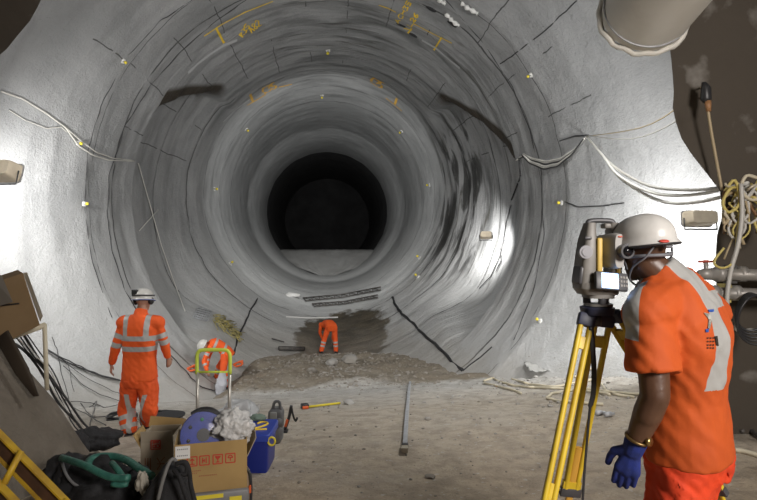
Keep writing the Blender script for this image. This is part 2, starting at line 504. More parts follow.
struct('ceiling', mass([(62, -60), (44, 0), (30, 24), (8, 48), (-8, 60), (-60, 100), (-300, 130), (-300, -160), (60, -160)], 5.0, .5, push=V((-.45, 0, .3))), M_pier, angle=60)
def bank_z(x, y):
    toe = -2.58+.10*noise.noise(V((y*1.3, 0, 4)))-.12*(5-y)*.2
    h = max(0.0, toe-x)*1.75
    h = 1.9*(1-math.exp(-h/1.9))*1.15
    e = 1-sstep(4.9, 5.5, y+.25*noise.noise(V((x*1.2, y, 2))))
    h = h*e+(.05*noise.noise(V((x*2, y*2, 8)))+.025*noise.noise(V((x*7, y*7, 8))))*min(1, h*3)
    return floor_z(x, y)-.06*(h < .02)+h
def bank():
    bm = bmesh.new(); xs = frange(-7.8, -2.1, .06); ys = frange(-1, 6.0, .07)
    rows = [[bm.verts.new((X, Y, bank_z(X, Y))) for X in xs] for Y in ys]
    for a, b in zip(rows, rows[1:]):
        for j in range(len(xs)-1): bm.faces.new((a[j], a[j+1], b[j+1], b[j]))
    return bm
struct('wall_left', bank(), M_bank)
_g0 = ground
def ground(x, y):
    g = _g0(x, y)
    if x < -2.1 and y < 6: g = max(g, bank_z(x, y))
    return g

# ------------------------------------------------------------------ rubble
M_stone = mat('rubble_stone', (.23, .20, .16), .9, col2=(.33, .31, .28), nscale=1.5, bump=.5, bscale=20)
M_stone2 = mat('pale_debris', (.38, .37, .35), .9, col2=(.27, .25, .22), nscale=2, bump=.5, bscale=20)
def stone(bm, c, s, sub=1):
    t = bmesh.new(); bmesh.ops.create_icosphere(t, subdivisions=sub, radius=1)
    sd = random.random()*50; sx, sy, sz = s*random.uniform(.7, 1.3), s*random.uniform(.7, 1.3), s*random.uniform(.4, .8)
    a = random.random()*6.28; ca, sa = math.cos(a), math.sin(a)
    for v in t.verts:
        k = 1+.45*noise.noise(v.co*1.3+V((sd, 0, 0)))
        x, y, z = v.co.x*sx*k, v.co.y*sy*k, v.co.z*sz*k
        v.co = V((x*ca-y*sa, x*sa+y*ca, z))+V(c)
    me = bpy.data.meshes.new('t'); t.to_mesh(me); t.free(); bm.from_mesh(me); bpy.data.meshes.remove(me)
random.seed(11)
bm = bmesh.new()
for i in range(1500):
    X = random.gauss(-1.2, 1.7); Y = random.uniform(11.9, 17.3)
    if abs(X+1.2) > 3.4 or shell_floor(X, Y) > floor_z(X, Y): continue
    s = random.choice([.012, .018, .022, .03, .045])
    stone(bm, (X, Y, ground(X, Y)+s*.25), s)
o = obj('rubble', bm, M_stone, smooth=False); tag(o, 'broken brown rubble strewn over the muck heap across the invert', 'rubble', kind='stuff')
bm = bmesh.new()
for i in range(750):
    Y = random.uniform(5.0, 11.6); X = random.triangular(0.2, 5.6, 4.4)
    if shell_floor(X, Y) > floor_z(X, Y): continue
    s = random.choice([.008, .012, .015, .02, .03, .04])*(.5+.1*Y*.5)
    if Y < 7: s *= .6
    stone(bm, (X, Y, ground(X, Y)+s*.2), s)
o = obj('debris', bm, M_stone2, smooth=False); tag(o, 'pale concrete crumbs scattered along the foot of the right wall', 'rubble', kind='stuff')
bm = bmesh.new()
for i in range(420):
    Y = random.uniform(3.2, 12); X = random.uniform(-4.6, 3)*Y/9
    s = random.choice([.006, .008, .012, .018])
    stone(bm, (X, Y, ground(X, Y)+s*.3), s)
o = obj('gravel', bm, M_stone, smooth=False); tag(o, 'loose small gravel over the open cavern floor', 'gravel', kind='stuff')
for px, py, s, lab in ((349, 404, .10, 'grey lump of rock at the end of the yellow folding rule'), (258, 408, .07, 'pale stone on the floor behind the blue bin'),
                       (349, 362, .20, 'largest grey boulder, right of the stooping worker'), (332, 365, .16, 'flat grey boulder below the stooping worker'),
                       (312, 372, .12, 'small grey boulder on the muck heap left of the flat one'), (428, 420, .035, 'small pebble right of the steel bar'), (430, 478, .035, 'pebble alone on the brown floor at the bottom centre')):
    bm = bmesh.new(); g = on_ground(px, py); stone(bm, g+V((0, 0, s*.3)), s, 2)
    o = obj('rock', bm, M_stone2 if s > .05 else M_stone, angle=40); tag(o, lab, 'rock')

# ------------------------------------------------------------------ joints and bars on the invert
M_black = mat('black_rubber', (.025, .025, .027), .6)
M_blackp = mat('black_plastic', (.03, .03, .032), .4)
M_steel = mat('galvanised_steel', (.55, .57, .60), .45, metal=.3, col2=(.42, .43, .45), nscale=15)
M_rust = mat('dark_steel', (.08, .078, .075), .6, metal=.3, col2=(.13, .12, .11), nscale=9)
M_cream = mat('cream_hose', (.62, .56, .42), .55)
M_white = mat('white_plastic', (.75, .75, .73), .45)
def drape(pts, off=.02, y0=5.0, dens=2):
    out = []
    for (a, b) in zip(pts, pts[1:]):
        for j in range(dens): out.append(on_shell(lerp(a[0], b[0], j/dens), lerp(a[1], b[1], j/dens), off, y0))
    out.append(on_shell(*pts[-1], off, y0)); return out
def jit(pts, a): return [p+V((random.uniform(-a, a), random.uniform(-a, a), random.uniform(-a, a))) for p in pts]
random.seed(3)
bm = bmesh.new(); tube(bm, jit(drape([(393, 297), (397, 308), (404, 316), (416, 327), (430, 341), (447, 357), (463, 371)], .0, 9, 4), .03), .045, 6, 2)
tube(bm, drape([(463, 371), (470, 365), (481, 357), (492, 347)], .0, 9, 3), .02, 6, 2)
struct('trim_2', bm, M_black)
bm = bmesh.new(); tube(bm, jit(drape([(258, 298), (252, 308), (246, 320), (240, 333), (236, 345), (233, 355)], .0, 9, 3), .02), .03, 6, 2)
struct('trim_3', bm, M_black)
for k_, (q_, r_) in enumerate((([(246, 0), (216, 21), (180, 52), (150, 86), (124, 128), (109, 175), (107, 215), (112, 252), (125, 290), (145, 325), (166, 352)], .016),
                    ([(192, 0), (160, 21), (126, 58), (101, 105), (88, 150), (84, 205), (92, 262), (112, 318)], .009),
                    ([(446, 0), (484, 44), (512, 86), (530, 130), (541, 180), (544, 235), (534, 290), (514, 340)], .010),
                    ([(577, 0), (548, 28), (520, 50), (500, 64)], .012))):
    bm = bmesh.new(); tube(bm, jit(drape(q_, .0, 8, 5), .012), r_, 5, 2); struct('trim_%d' % (4+k_), bm, M_black)
def barpair(p0, p1, dpx, name, label):
    bm = bmesh.new(); A = []
    for dy in (0, dpx): 
        q = drape([(p0[0]+dy, p0[1]+dy), ((p0[0]+p1[0])/2, (p0[1]+p1[1])/2+2+dy), (p1[0], p1[1]+dy)], .06, 15, 5)
        tube(bm, q, .03, 6, 2); A.append(q)
    for i in range(len(A[0])-1):
        tube(bm, [A[0][i], A[1][i+1]], .018, 5, sm=False); tube(bm, [A[1][i], A[0][i]], .018, 5, sm=False)
    o = obj(name, bm, M_rust); tag(o, label, 'lattice girder')
barpair((303, 299), (381, 288), 3, 'lattice_girder', 'longer black lattice girder lying across the invert, farther of two')
barpair((312, 305), (378, 296), 2.5, 'lattice_girder', 'shorter black lattice girder lying in front of the longer one')
g = on_ground(279, 351, 8); h = on_ground(304, 351.5, 8)
bm = bmesh.new(); cyl(bm, g+V((0, 0, .08)), h+V((0, 0, .08)), .07); o = obj('steel_pipe', bm, M_rust); tag(o, 'short dark pipe lying left of the stooping worker', 'pipe')
bm = bmesh.new(); tube(bm, [on_ground(272, 340, 8)+V((0, 0, .03)), on_ground(284, 349, 8)+V((0, 0, .22))], .02, 6, sm=False); o = obj('steel_rod', bm, M_rust); tag(o, 'thin rod leaning on the short dark pipe', 'rod')
bm = bmesh.new(); tube(bm, drape([(286, 317.5), (310, 318.5), (338, 318)], .03, 12, 3), .03, 6, 2); o = obj('white_batten', bm, M_white); tag(o, 'long pale batten lying behind the stooping worker', 'batten')
bm = bmesh.new(); c = on_shell(291, 296, .08, 15); loft(bm, [(c-V((.35, 0, .08)), V((.02, 0, 0)), V((0, .1, .02))), (c-V((.1, 0, .02)), V((0, .25, 0)), V((0, 0, .12))), (c+V((.35, 0, -.04)), V((0, .12, 0)), V((0, 0, .06)))], 12)
o = obj('white_sack', bm, M_white); tag(o, 'small pale sack left of the longer lattice girder', 'sack')

# bar on the foreground floor
a = on_ground(410, 384); b = on_ground(405, 449)
pts = [a.lerp(b, i/30) for i in range(31)]; pts = [V((p.x, p.y, ground(p.x, p.y)+.035)) for p in pts]
t = thing('straight_edge', 'long grey steel straight edge lying on the open floor', 'tool', pts[5])
d = (b-a).normalized(); bm = bmesh.new(); loft(bm, [(p, V((.024, 0, 0)), V((0, 0, .02))) for p in pts], 8, p=6); obj('bar', bm, M_steel, t, angle=30)
bm = bmesh.new(); box(bm, b+d*.03+V((0, 0, .03)), (.066, .10, .046), frame(d)); obj('end_cap', bm, M_blackp, t, smooth=False, label='black end cap')
bm = bmesh.new(); box(bm, b+d*.15+V((0, 0, .028)), (.062, .16, .04), frame(d)); obj('end_block', bm, mat('tan_block', (.35, .31, .24), .7), t, smooth=False, label='tan end block')

# ------------------------------------------------------------------ ventilation duct
M_duct = mat('duct_sheet', (.82, .80, .74), .5, col2=(.72, .70, .63), nscale=1.2, bump=.35, bscale=3, dist=.04)
M_ductin = mat('duct_inside', (.16, .14, .12), .7)
E = P(642, 16, 5.4); B = P(880, -330, 2.6); dv = (B-E).normalized()
t = thing('ventilation_duct', 'large off-white ventilation duct ending in the upper right corner', 'duct', E)
u, w = ortho(dv)
def ring(c, r, n=40, s=0.0): return [c+(u*math.cos(2*PI*j/n)+w*math.sin(2*PI*j/n))*(r+s*noise.noise(V((math.cos(2*PI*j/n)*2, math.sin(2*PI*j/n)*2, c.x*2+c.z)))) for j in range(n)]
def shellof(cs):
    bm = bmesh.new(); rs = [[bm.verts.new(p) for p in r] for r in cs]
    for a_, b_ in zip(rs, rs[1:]):
        for j in range(len(a_)): bm.faces.new((a_[j], a_[(j+1) % len(a_)], b_[(j+1) % len(a_)], b_[j]))
    return bm
L = (B-E).length; N = 44; DR = .40
bm = shellof([ring(E+dv*(.06+L*i/N), DR, s=.03) for i in range(N+1)]); obj('duct_wall', bm, M_duct, t)
bm = shellof([ring(E+dv*(L*i/N+.02), DR-.03) for i in range(N+1)]); obj('duct_lining', bm, M_ductin, t, label='dark inside of the duct')
bm = bmesh.new(); n = 48
tube(bm, [p+dv*.02*math.sin(i*1.7) for i, p in enumerate(ring(E+dv*.03, DR+.012, n, .04))], .028, 8, 1, closed=True)
obj('end_ring', bm, M_duct, t)
bm = bmesh.new(); tube(bm, ring(E+dv*.16, DR+.006, n), .009, 6, 1, closed=True); obj('clamp_band', bm, M_steel, t)

# ------------------------------------------------------------------ survey bolts on the lining
M_yel = mat('yellow_plastic', (.75, .62, .05), .45)
def bolt_proto(big):
    t = thing('survey_bolt', '', 'survey bolt')
    bm = bmesh.new(); loft(bm, [((0, 0, 0), (.09, 0, 0), (0, .09, 0)), ((0, 0, .02), (.085, 0, 0), (0, .085, 0)), ((0, 0, .03), (.03, 0, 0), (0, .03, 0))], 12, p=3)
    obj('plate', bm, M_white, t, local=True)
    bm = bmesh.new(); cyl(bm, (0, 0, .02), (0, 0, .17), .018, n=10); obj('bolt', bm, M_steel, t, local=True)
    bm = bmesh.new(); loft(bm, [((0, 0, .13), (.045, 0, 0), (0, .045, 0)), ((0, 0, .19), (.055, 0, 0), (0, .055, 0)), ((0, 0, .22), (.03, 0, 0), (0, .03, 0))], 12)
    obj('cap', bm, M_yel, t, local=True, label='yellow cap')
    return t
bolts = [(123, 61, 'yellow-capped bolt high on the near left wall'), (78, 143, 'bolt under the sagging cable on the near left wall'),
 (84, 204, 'yellow-capped bolt low on the near left wall, beside the ring joint'), (531, 75, 'yellow-capped bolt high on the near right wall'),
 (562, 203, 'yellow-capped bolt below the draped cables, left of the survey instrument'), (540, 321, 'bolt low on the right wall, left of the tripod'),
 (328, 50, 'bolt at the very crown of the nearer ring'), (322, 95, 'bolt at the crown of the deeper ring'),
 (246, 129, 'bolt on the upper left of the deep ring'), (402, 131, 'bolt on the upper right of the deep ring'),
 (214, 189, 'bolt at mid height on the left of the deep ring'), (230, 264, 'bolt low on the left of the deep ring'),
 (430, 185, 'bolt at mid height on the right of the deep ring'), (420, 258, 'upper bolt of the close pair low on the right of the deep ring'),
 (418, 277, 'lower bolt of the close pair low on the right of the deep ring')]
BP = bolt_proto(True)
def copy_tree(o, parent=None):
    c = o.copy(); COL.objects.link(c)
    if parent: c.parent = parent
    for ch in [q for q in o.children]: copy_tree(ch, c)
    return c
for i, (px, py, lab) in enumerate(bolts):
    o = BP if i == 0 else copy_tree(BP)
    p = on_shell(px, py, 0, 6); cx, cz = axis(p.y)
    nrm = V((cx-p.x, -.9, cz-p.z)).normalized() if False else (V((cx-p.x, 0, cz-p.z)).normalized()+V((0, -.55, 0))).normalized()
    o.location = p; o.rotation_euler = nrm.to_track_quat('Z', 'Y').to_euler()
    s = .62 if p.y < 13 else .85
    o.scale = (s, s, s)
    o['label'] = lab; o['group'] = 'survey bolts on the tunnel lining'

# ------------------------------------------------------------------ sprayed survey marks (flat paint on the lining)
M_paint = mat('yellow_spray_paint', (.95, .66, .04), .7, col2=(.75, .52, .05), nscale=8)
M_paint2 = mat('orange_spray_paint', (.75, .44, .06), .7, col2=(.60, .36, .08), nscale=8)
M_chalk = mat('pale_render_smear', (.50, .51, .52), .8)
def ribbon(bm, pts, w, off=.012, dens=5, sm=3, y0=8):
    pts = [on_shell(lerp(a[0], b[0], j/dens), lerp(a[1], b[1], j/dens), off, y0) for a, b in zip(pts, pts[1:]) for j in range(dens)]+[on_shell(*pts[-1], off, y0)]
    rows = []
    for i, p in enumerate(pts):
        d = (pts[min(i+1, len(pts)-1)]-pts[max(i-1, 0)]).normalized()
        cx, cz = axis(p.y); nn = (V((cx-p.x, 0, cz-p.z)).normalized())
        s = d.cross(nn).normalized()*w*(.5+.18*noise.noise(p*4))
        rows.append((bm.verts.new(p-s), bm.verts.new(p+s)))
    for a, b in zip(rows, rows[1:]): bm.faces.new((a[0], a[1], b[1], b[0]))
WN = bpy.data.objects['wall_middle']
# lettering strokes in a small cell, placed along the curve
GL = {'A': [[(0, 0), (.5, 1), (1, 0)], [(.2, .4), (.8, .4)]], 'C': [[(1, .9), (.4, 1), (0, .5), (.4, 0), (1, .1)]], 'H': [[(0, 0), (0, 1)], [(1, 0), (1, 1)], [(0, .5), (1, .5)]],
      '3': [[(0, 1), (1, .9), (.4, .5), (1, .2), (0, 0)]], '5': [[(1, 1), (0, 1), (0, .55), (.8, .5), (.9, .1), (0, 0)]], 'L': [[(0, 1), (0, 0), (.9, 0)]],
      '2': [[(0, .8), (.5, 1), (1, .7), (0, 0), (1, 0)]], '6': [[(.9, 1), (.1, .6), (0, .2), (.5, 0), (1, .25), (.5, .5), (.1, .3)]], 'R': [[(0, 0), (0, 1), (.9, .8), (0, .5), (1, 0)]],
      '8': [[(.5, .5), (0, .75), (.5, 1), (1, .75), (.5, .5), (0, .25), (.5, 0), (1, .25), (.5, .5)]]}
def scribble(bm, text, px, py, dx, dy, w, h, sw):
    """letters run along (dx,dy), upright is turned 90 degrees from it"""
    L_ = math.hypot(dx, dy); ux, uy = dx/L_, dy/L_; vx, vy = uy, -ux
    for k, ch in enumerate(text):
        for st in GL[ch]:
            ribbon(bm, [(px+ux*(k*w*1.3+x*w)+vx*y*h, py+uy*(k*w*1.3+x*w)+vy*y*h) for x, y in st], sw, dens=2)
bm = bmesh.new()
ribbon(bm, [(204, 36), (222, 24), (245, 12), (273, 1)], .045); ribbon(bm, [(216, 28), (224, 43)], .06)
ribbon(bm, [(379, 5), (388, 8), (396, 12)], .05); ribbon(bm, [(413, 23), (428, 31), (452, 43)], .045); ribbon(bm, [(442, 37), (434, 50)], .045)
scribble(bm, 'ACH35', 399, 24, 9, -15, 4, 5, .035); scribble(bm, 'L26', 411, 27, 8, -12, 4, 5, .035)
ribbon(bm, [(404, 28), (412, 30)], .05); ribbon(bm, [(408, 33), (412, 28)], .05)
scribble(bm, 'R35', 243, 37, 9, -14, 3.6, 5, .04); scribble(bm, 'A82', 252, 33, 10, -9, 3.6, 7, .035)
o = obj('spray_marks', bm, M_paint, WN, label='yellow sprayed brackets and lettering on the nearer crown')
bm = bmesh.new()
ribbon(bm, [(247, 105), (258, 99), (266, 94)], .10); ribbon(bm, [(250, 94), (253, 102)], .10); ribbon(bm, [(279, 87), (292, 84)], .08)
scribble(bm, 'C35', 264, 94, 10, -5, 4, 6, .09); scribble(bm, 'C25', 370, 82, 7, 4, 3.6, 6, .09)
ribbon(bm, [(386, 98), (394, 104), (402, 111)], .10); ribbon(bm, [(397, 98), (395, 104)], .10)
obj('spray_marks', bm, M_paint2, WN, label='ochre sprayed marks on the deeper crown')
bm = bmesh.new()
ribbon(bm, [(188, 73), (197, 64), (210, 54), (224, 45), (237, 40)], .12); ribbon(bm, [(422, 40), (436, 48), (450, 60), (460, 68)], .12)
ribbon(bm, [(223, 122), (235, 110), (250, 99)], .05)
obj('render_smear', bm, M_chalk, WN, label='pale smear of render between the yellow marks')
# white foam strips and dark pockets at the upper right of the crown
for (x0, y0), (x1, y1), lab in (((446, 13), (459, 25), 'ragged white foam strip high on the right of the crown, lower of three'), ((461, 2), (478, 13), 'longest ragged white foam strip at the top edge of the crown'),
                     ((438, -2), (446, 3), 'short ragged white foam strip cut by the top edge')):
    bm = bmesh.new(); q = drape([(x0, y0), (x1, y1)], .03, 8, 6); tube(bm, jit(q, .02), lambda t: .045+.02*math.sin(t*19), 7, 2)
    o = obj('foam_strip', bm, M_white); tag(o, lab, 'foam strip')
for (x, y, lab) in ((401, 25, 'oval dark socket left of the sprayed letters'), (413, 35, 'oval dark socket right below the sprayed letters'), (452, 24, 'dark socket under the white foam strips'), (431, 9, 'small dark socket above the bracket')):
    bm = bmesh.new(); c = on_shell(x, y, .0, 8); cx, cz = axis(c.y); nn = V((cx-c.x, 0, cz-c.z)).normalized(); uu = V((0, 1, 0)).cross(nn)
    loft(bm, [(c-nn*.02, uu*.15, V((0, .08, 0))), (c+nn*.015, uu*.13, V((0, .06, 0)))], 14)
    o = obj('anchor_socket', bm, M_black); tag(o, lab, 'anchor socket')

# ------------------------------------------------------------------ cables on the walls
M_grayc = mat('grey_cable', (.55, .54, .50), .5); M_tan = mat('tan_cable', (.45, .36, .22), .5); M_yelc = mat('yellow_cable', (.60, .50, .16), .5)
M_pale = mat('pale_cable', (.78, .77, .72), .5); M_brown = mat('brown_cable', (.22, .12, .06), .6)
def cable(pts, r, m, label, group=None, name='cable', k=4, n=6):
    bm = bmesh.new(); tube(bm, pts, r, n, k); o = obj(name, bm, m); tag(o, label, 'cable', group); return o
random.seed(5)
for i in range(6):
    sag = i*1.6
    q = drape([(518-i*.3, 160), (525, 154+i*.4)], .05, 8, 2)+drape([(526, 154.5), (534, 158+sag*.6), (548, 161+sag), (562, 158+sag), (576, 149+sag*.7), (588, 137+i*.3)], .05+.02*i, 8, 2)
    cable(q, .017, [M_pale, M_grayc, M_blackp][i % 3], 'thin cable in the swag hooked across the ring joint on the right wall', 'swagged cables on the right wall')
H = on_shell(589, 136, .08, 7)
for i, (pts, m, lab) in enumerate(((((605, 158, 9.4), (622, 172, 8.6), (650, 186, 7.4), (690, 190, 6.2), (738, 186, 5.42)), M_grayc, 'upper grey cable sagging from the right wall to the pier'),
                     (((604, 157, 9.4), (620, 178, 8.6), (655, 199, 7.3), (690, 203, 6.2), (742, 192, 5.42)), M_pale, 'lowest pale cable sagging from the right wall to the pier'),
                     (((603, 156, 9.4), (618, 175, 8.6), (650, 192, 7.4), (692, 195, 6.2), (748, 183, 5.4)), M_pale, 'middle pale cable sagging from the right wall to the pier'))):
    cable([H]+[P(*q) for q in pts], .02, m, lab)
cable([H, P(640, 128, 8), P(680, 106, 6.8), P(703, 86, 5.45)], .008, M_tan, 'thin wire strung up to the sensor on the pier')
cable([H+V((0, 0, .02)), P(630, 139, 8), P(675, 122, 6.8), P(704, 95, 5.45)], .007, M_grayc, 'second slack wire below the one to the sensor')
cable(drape([(560, 141), (575, 136), (589, 135)], .02, 7, 3), .012, M_blackp, 'short black cable end left of the hook on the right wall')
cable(drape([(520, 160), (521, 176), (516, 190), (512, 200)], .03, 8, 3), .02, M_blackp, 'black cable dropping over the lip of the right chamber')
cable(drape([(512, 205), (507, 222), (504, 242), (500, 258), (492, 276), (480, 289)], .04, 10, 3), .014, M_blackp, 'black lead running down to the deep floodlight')
cable(drape([(504, 236), (501, 250), (502, 262), (497, 272), (502, 260), (505, 240)], .05, 10, 2), .01, M_blackp, 'looped slack of the deep floodlight lead')
cable(drape([(0, 91), (22, 99), (45, 113), (64, 127), (78, 146), (92, 155), (108, 160), (133, 161)], .04, 6, 3), .017, M_grayc, 'grey cable pinned across the upper left wall')
cable(drape([(64, 127), (80, 141), (95, 152), (112, 158), (131, 160)], .05, 6, 3), .012, M_grayc, 'second strand hanging beside the pinned grey cable')
cable(drape([(8, 110), (24, 120), (45, 128), (60, 127), (66, 132)], .04, 6, 3), .009, M_grayc, 'slack thin wire below the pinned grey cable')
cable(drape([(137, 163), (146, 195), (160, 245), (172, 280), (184, 312)], .06, 8, 4), .014, M_pale, 'pale batten-straight cord down the left chamber mouth')
cable([on_shell(138, 231, .06, 8), on_shell(156, 210, .1, 8)], .012, M_pale, 'short pale rod crossing the cord on the left')
cable(drape([(566, 202), (580, 207), (604, 206), (625, 203)], .03, 6, 2), .012, M_blackp, 'dark cord lying along the wall behind the survey instrument')

# sensor on the pier with its lead
t = thing('cable_connector', 'brown and black cable connector hung high on the right pier', 'connector', P(706, 96, 5.3))
c = P(706, 96, 5.36)
bm = bmesh.new(); loft(bm, [(c+V((-.02, 0, .13)), V((.02, 0, 0)), V((0, .02, 0))), (c+V((0, 0, .08)), V((.045, 0, 0)), V((0, .04, 0))), (c+V((0, 0, -.03)), V((.05, 0, 0)), V((0, .045, 0))), (c+V((.01, 0, -.06)), V((.035, 0, 0)), V((0, .035, 0)))], 12); obj('hood', bm, M_blackp, t)
bm = bmesh.new(); loft(bm, [(c+V((.01, -.01, -.05)), V((.032, 0, 0)), V((0, .03, 0))), (c+V((.02, -.01, -.15)), V((.022, 0, 0)), V((0, .022, 0)))], 12); obj('plug', bm, mat('brown_plug', (.35, .18, .08), .5), t)
cable([c+V((.02, 0, -.14)), P(711, 130, 5.38), P(716, 158, 5.4), P(722, 190, 5.35)], .014, M_tan, 'tan lead hanging straight down from the connector')
# tangle
random.seed(21)
for i in range(20):
    m = [M_yelc, M_tan, M_brown, M_grayc, M_tan, M_cream][i % 6]
    x0 = random.uniform(730, 762); top = random.uniform(180, 205)
    pts = [P(x0, top, 5.36)]
    x = x0; y = top
    for k in range(random.randint(3, 6)):
        x += random.uniform(-14, 14); x = max(724, min(775, x)); y += random.uniform(-8, 22)
        pts.append(P(x, y, 5.30+random.uniform(-.12, .08)))
    if i % 3 == 0:
        pts += [P(x-8, y+14, 5.2), P(x-2, y+24, 5.2), P(x+9, y+14, 5.2), P(x+4, y-8, 5.25), P(x-6, y+3, 5.25)]
    cable(pts, random.choice([.009, .012, .015]), m, 'thin cable in the knotted tangle hanging on the right pier', 'tangled cables on the right pier')
cable([P(741, 184, 5.2), P(742, 215, 5.15), P(738, 245, 5.12), P(731, 270, 5.12), P(727, 300, 5.1), P(730, 320, 5.12), P(738, 330, 5.15), P(757, 330, 5.2)], .02, M_grayc, 'thick grey cable dropping from the tangle past both pipes')
cable([P(741, 205, 5.2), P(737, 240, 5.15), P(733, 262, 5.12), P(722, 268, 5.12), P(714, 262, 5.12), P(724, 248, 5.12)], .011, M_yelc, 'yellow cable looping down over the upper pipe')
cable([P(757, 178, 5.2), P(746, 176, 5.2), P(741, 190, 5.2), P(752, 200, 5.2), P(765, 195, 5.2)], .016, M_cream, 'cream cable looped round the hook above the tangle')
for i in range(5):
    c = P(750+i*1.5, 312+i*2, 5.1-.03*i); r = .17+.012*i
    cable([c+V((math.cos(a)*r*.75, .02*math.sin(a*2), math.sin(a)*r)) for a in [2*PI*j/14 for j in range(15)]], .012, M_blackp, 'black hose turn in the coil hung below the pipes', 'coiled black hose below the pipes', 'hose_coil')
# pipes with valve
M_pipe = mat('grey_service_pipe', (.40, .39, .37), .45, metal=.3, col2=(.30, .28, .25), nscale=6)
for y, x0, lab in ((274, 706, 'upper grey service pipe along the right pier'), (293, 700, 'lower grey service pipe along the right pier')):
    t = thing('service_pipe', lab, 'pipe', P(x0, y, 5.2))
    bm = bmesh.new(); cyl(bm, P(x0+4, y, 5.2), P(800, y+2, 5.15), .055, n=18); obj('pipe', bm, M_pipe, t)
    for xx in (x0+10, x0+32):
        bm = bmesh.new(); cyl(bm, P(xx, y, 5.2), P(xx+7, y, 5.2), .072, n=18); obj('coupling', bm, M_pipe, t)
    bm = bmesh.new(); box(bm, P(x0+24, y, 5.27), (.05, .14, .17)); obj('bracket', bm, M_yelc if y > 280 else M_rust, t, smooth=False)
    if y < 280:
        c = P(x0, y, 5.2)
        bm = bmesh.new(); loft(bm, [(c-V((.07, 0, 0)), V((0, .035, 0)), V((0, 0, .035))), (c, V((0, .05, 0)), V((0, 0, .055))), (c+V((.07, 0, 0)), V((0, .045, 0)), V((0, 0, .045)))], 14)
        cyl(bm, c, c+V((0, 0, .11)), .02); cyl(bm, c-V((.06, 0, 0)), c-V((.07, 0, .09)), .03); vv = obj('valve', bm, M_pipe, t)
        bm = bmesh.new(); box(bm, c+V((0, 0, .115)), (.14, .03, .018), bev=.006); cyl(bm, c+V((0, 0, .105)), c+V((0, 0, .13)), .02); obj('valve_handle', bm, mat('red_handle', (.45, .06, .03), .5), vv, label='red valve handle')

# ------------------------------------------------------------------ left cables along the bank
random.seed(9)
for i in range(7):
    d = i*2.2
    q = [P(10+d, 338-i*1.5, 5.6), P(26+d, 352, 5.7), P(42+d*.9, 374, 5.85), P(58+d*.8, 400, 5.95), P(76+d*.5, 424, 6.0), P(90+d, 437+i*.4, 6.1)]
    q = [V((p.x, p.y, max(p.z, ground(p.x, p.y)+.03))) for p in jit(q, .03)]
    cable(q, [.014, .009, .006, .008, .006, .012, .007][i], [M_blackp, M_grayc, M_blackp][i % 3], 'dark cable in the bundle running down behind the spoil bank', 'cable bundle behind the bank')
L1 = [[(46, 350), (62, 359), (80, 368), (100, 376), (128, 383)], [(47, 352), (64, 362), (82, 370), (103, 378), (130, 384)],
      [(160, 344), (175, 362), (190, 378), (200, 388), (215, 392), (222, 384), (226, 374)], [(50, 338), (56, 350), (60, 372), (66, 392), (68, 404)],
      [(62, 366), (80, 384), (100, 396), (120, 402), (150, 402)], [(70, 402), (90, 404), (104, 408), (125, 405)], [(66, 362), (70, 380), (74, 400)],
      [(58, 360), (85, 379), (112, 392), (128, 398)], [(80, 404), (86, 412), (96, 422), (110, 428)], [(90, 408), (96, 402), (92, 420), (88, 430)], [(60, 398), (75, 410), (92, 418), (120, 419)]]
LN = ['taut black cable crossing the lower left wall towards the worker', 'taut black cable, lower of the close pair on the lower left wall', 'black cable snaking down between the two left workers',
      'thin wire dropping beside the board stand', 'slack dark wire along the foot of the left wall', 'short dark wire end on the left floor', 'thin upright wire behind the board stand', 'thin slack wire below the taut pair on the left wall',
      'dark wire running out over the debris near the left boot', 'curled dark wire near the bag pile', 'dark wire lying flat left of the worker']
for i, (q, lab) in enumerate(zip(L1, LN)):
    pts = []
    for (a, b) in zip(q, q[1:]):
        for j in range(3):
            x_, y_ = lerp(a[0], b[0], j/3), lerp(a[1], b[1], j/3); s_ = on_shell(x_, y_, .05, 6)
            g_ = on_ground(x_, y_, 5.8); pts.append(s_ if s_.y < g_.y else g_+V((0, 0, .02)))
    cable(jit(pts, .01), [.012, .012, .013, .006, .007, .007, .005, .006, .007, .007, .007][i], M_blackp, lab)
# cream hoses over the right floor
HO = [([(484, 382), (493, 379), (500, 383), (515, 387), (535, 389), (560, 390), (590, 393), (620, 398)], 'cream hose stretched along the right floor towards the tripod'),
      ([(484, 384), (500, 388), (515, 392), (524, 396)], 'short cream hose end at the left of the hoses'),
      ([(640, 396), (615, 394), (590, 391), (572, 392), (552, 395), (547, 400), (560, 403), (590, 405), (610, 407)], 'cream hose doubled back in a long loop'),
      ([(512, 380), (530, 386), (555, 388), (580, 384), (600, 380)], 'cream hose farthest back against the right wall'),
      ([(575, 378), (585, 372), (592, 373), (600, 384), (607, 393), (620, 397), (640, 400)], 'cream hose arched up against the wall behind the tripod')]
for q, lab in HO:
    pts = [on_ground(lerp(a_[0], b_[0], j/3), lerp(a_[1], b_[1], j/3), 5)+V((0, 0, .02)) for a_, b_ in zip(q, q[1:]) for j in range(3)]; cable(pts, .02, M_cream, lab, name='hose', n=8)
pts = [on_ground(735, 453, 3)+V((0, 0, .02)), on_ground(745, 455, 3)+V((0, 0, .02)), on_ground(762, 459, 3)+V((0, 0, .02))]
cable(pts, .022, M_cream, 'cream hose on the floor at the right edge behind the worker', name='hose')
for i, q in enumerate(([(732, 418), (745, 430), (762, 442)], [(742, 436), (750, 424), (762, 410)])):
    cable([on_ground(x, y, 3)+V((0, 0, .03)) for x, y in q], .022, M_rust, ['dark cable sloping down to the right edge', 'dark rod rising to the right edge behind the worker'][i])
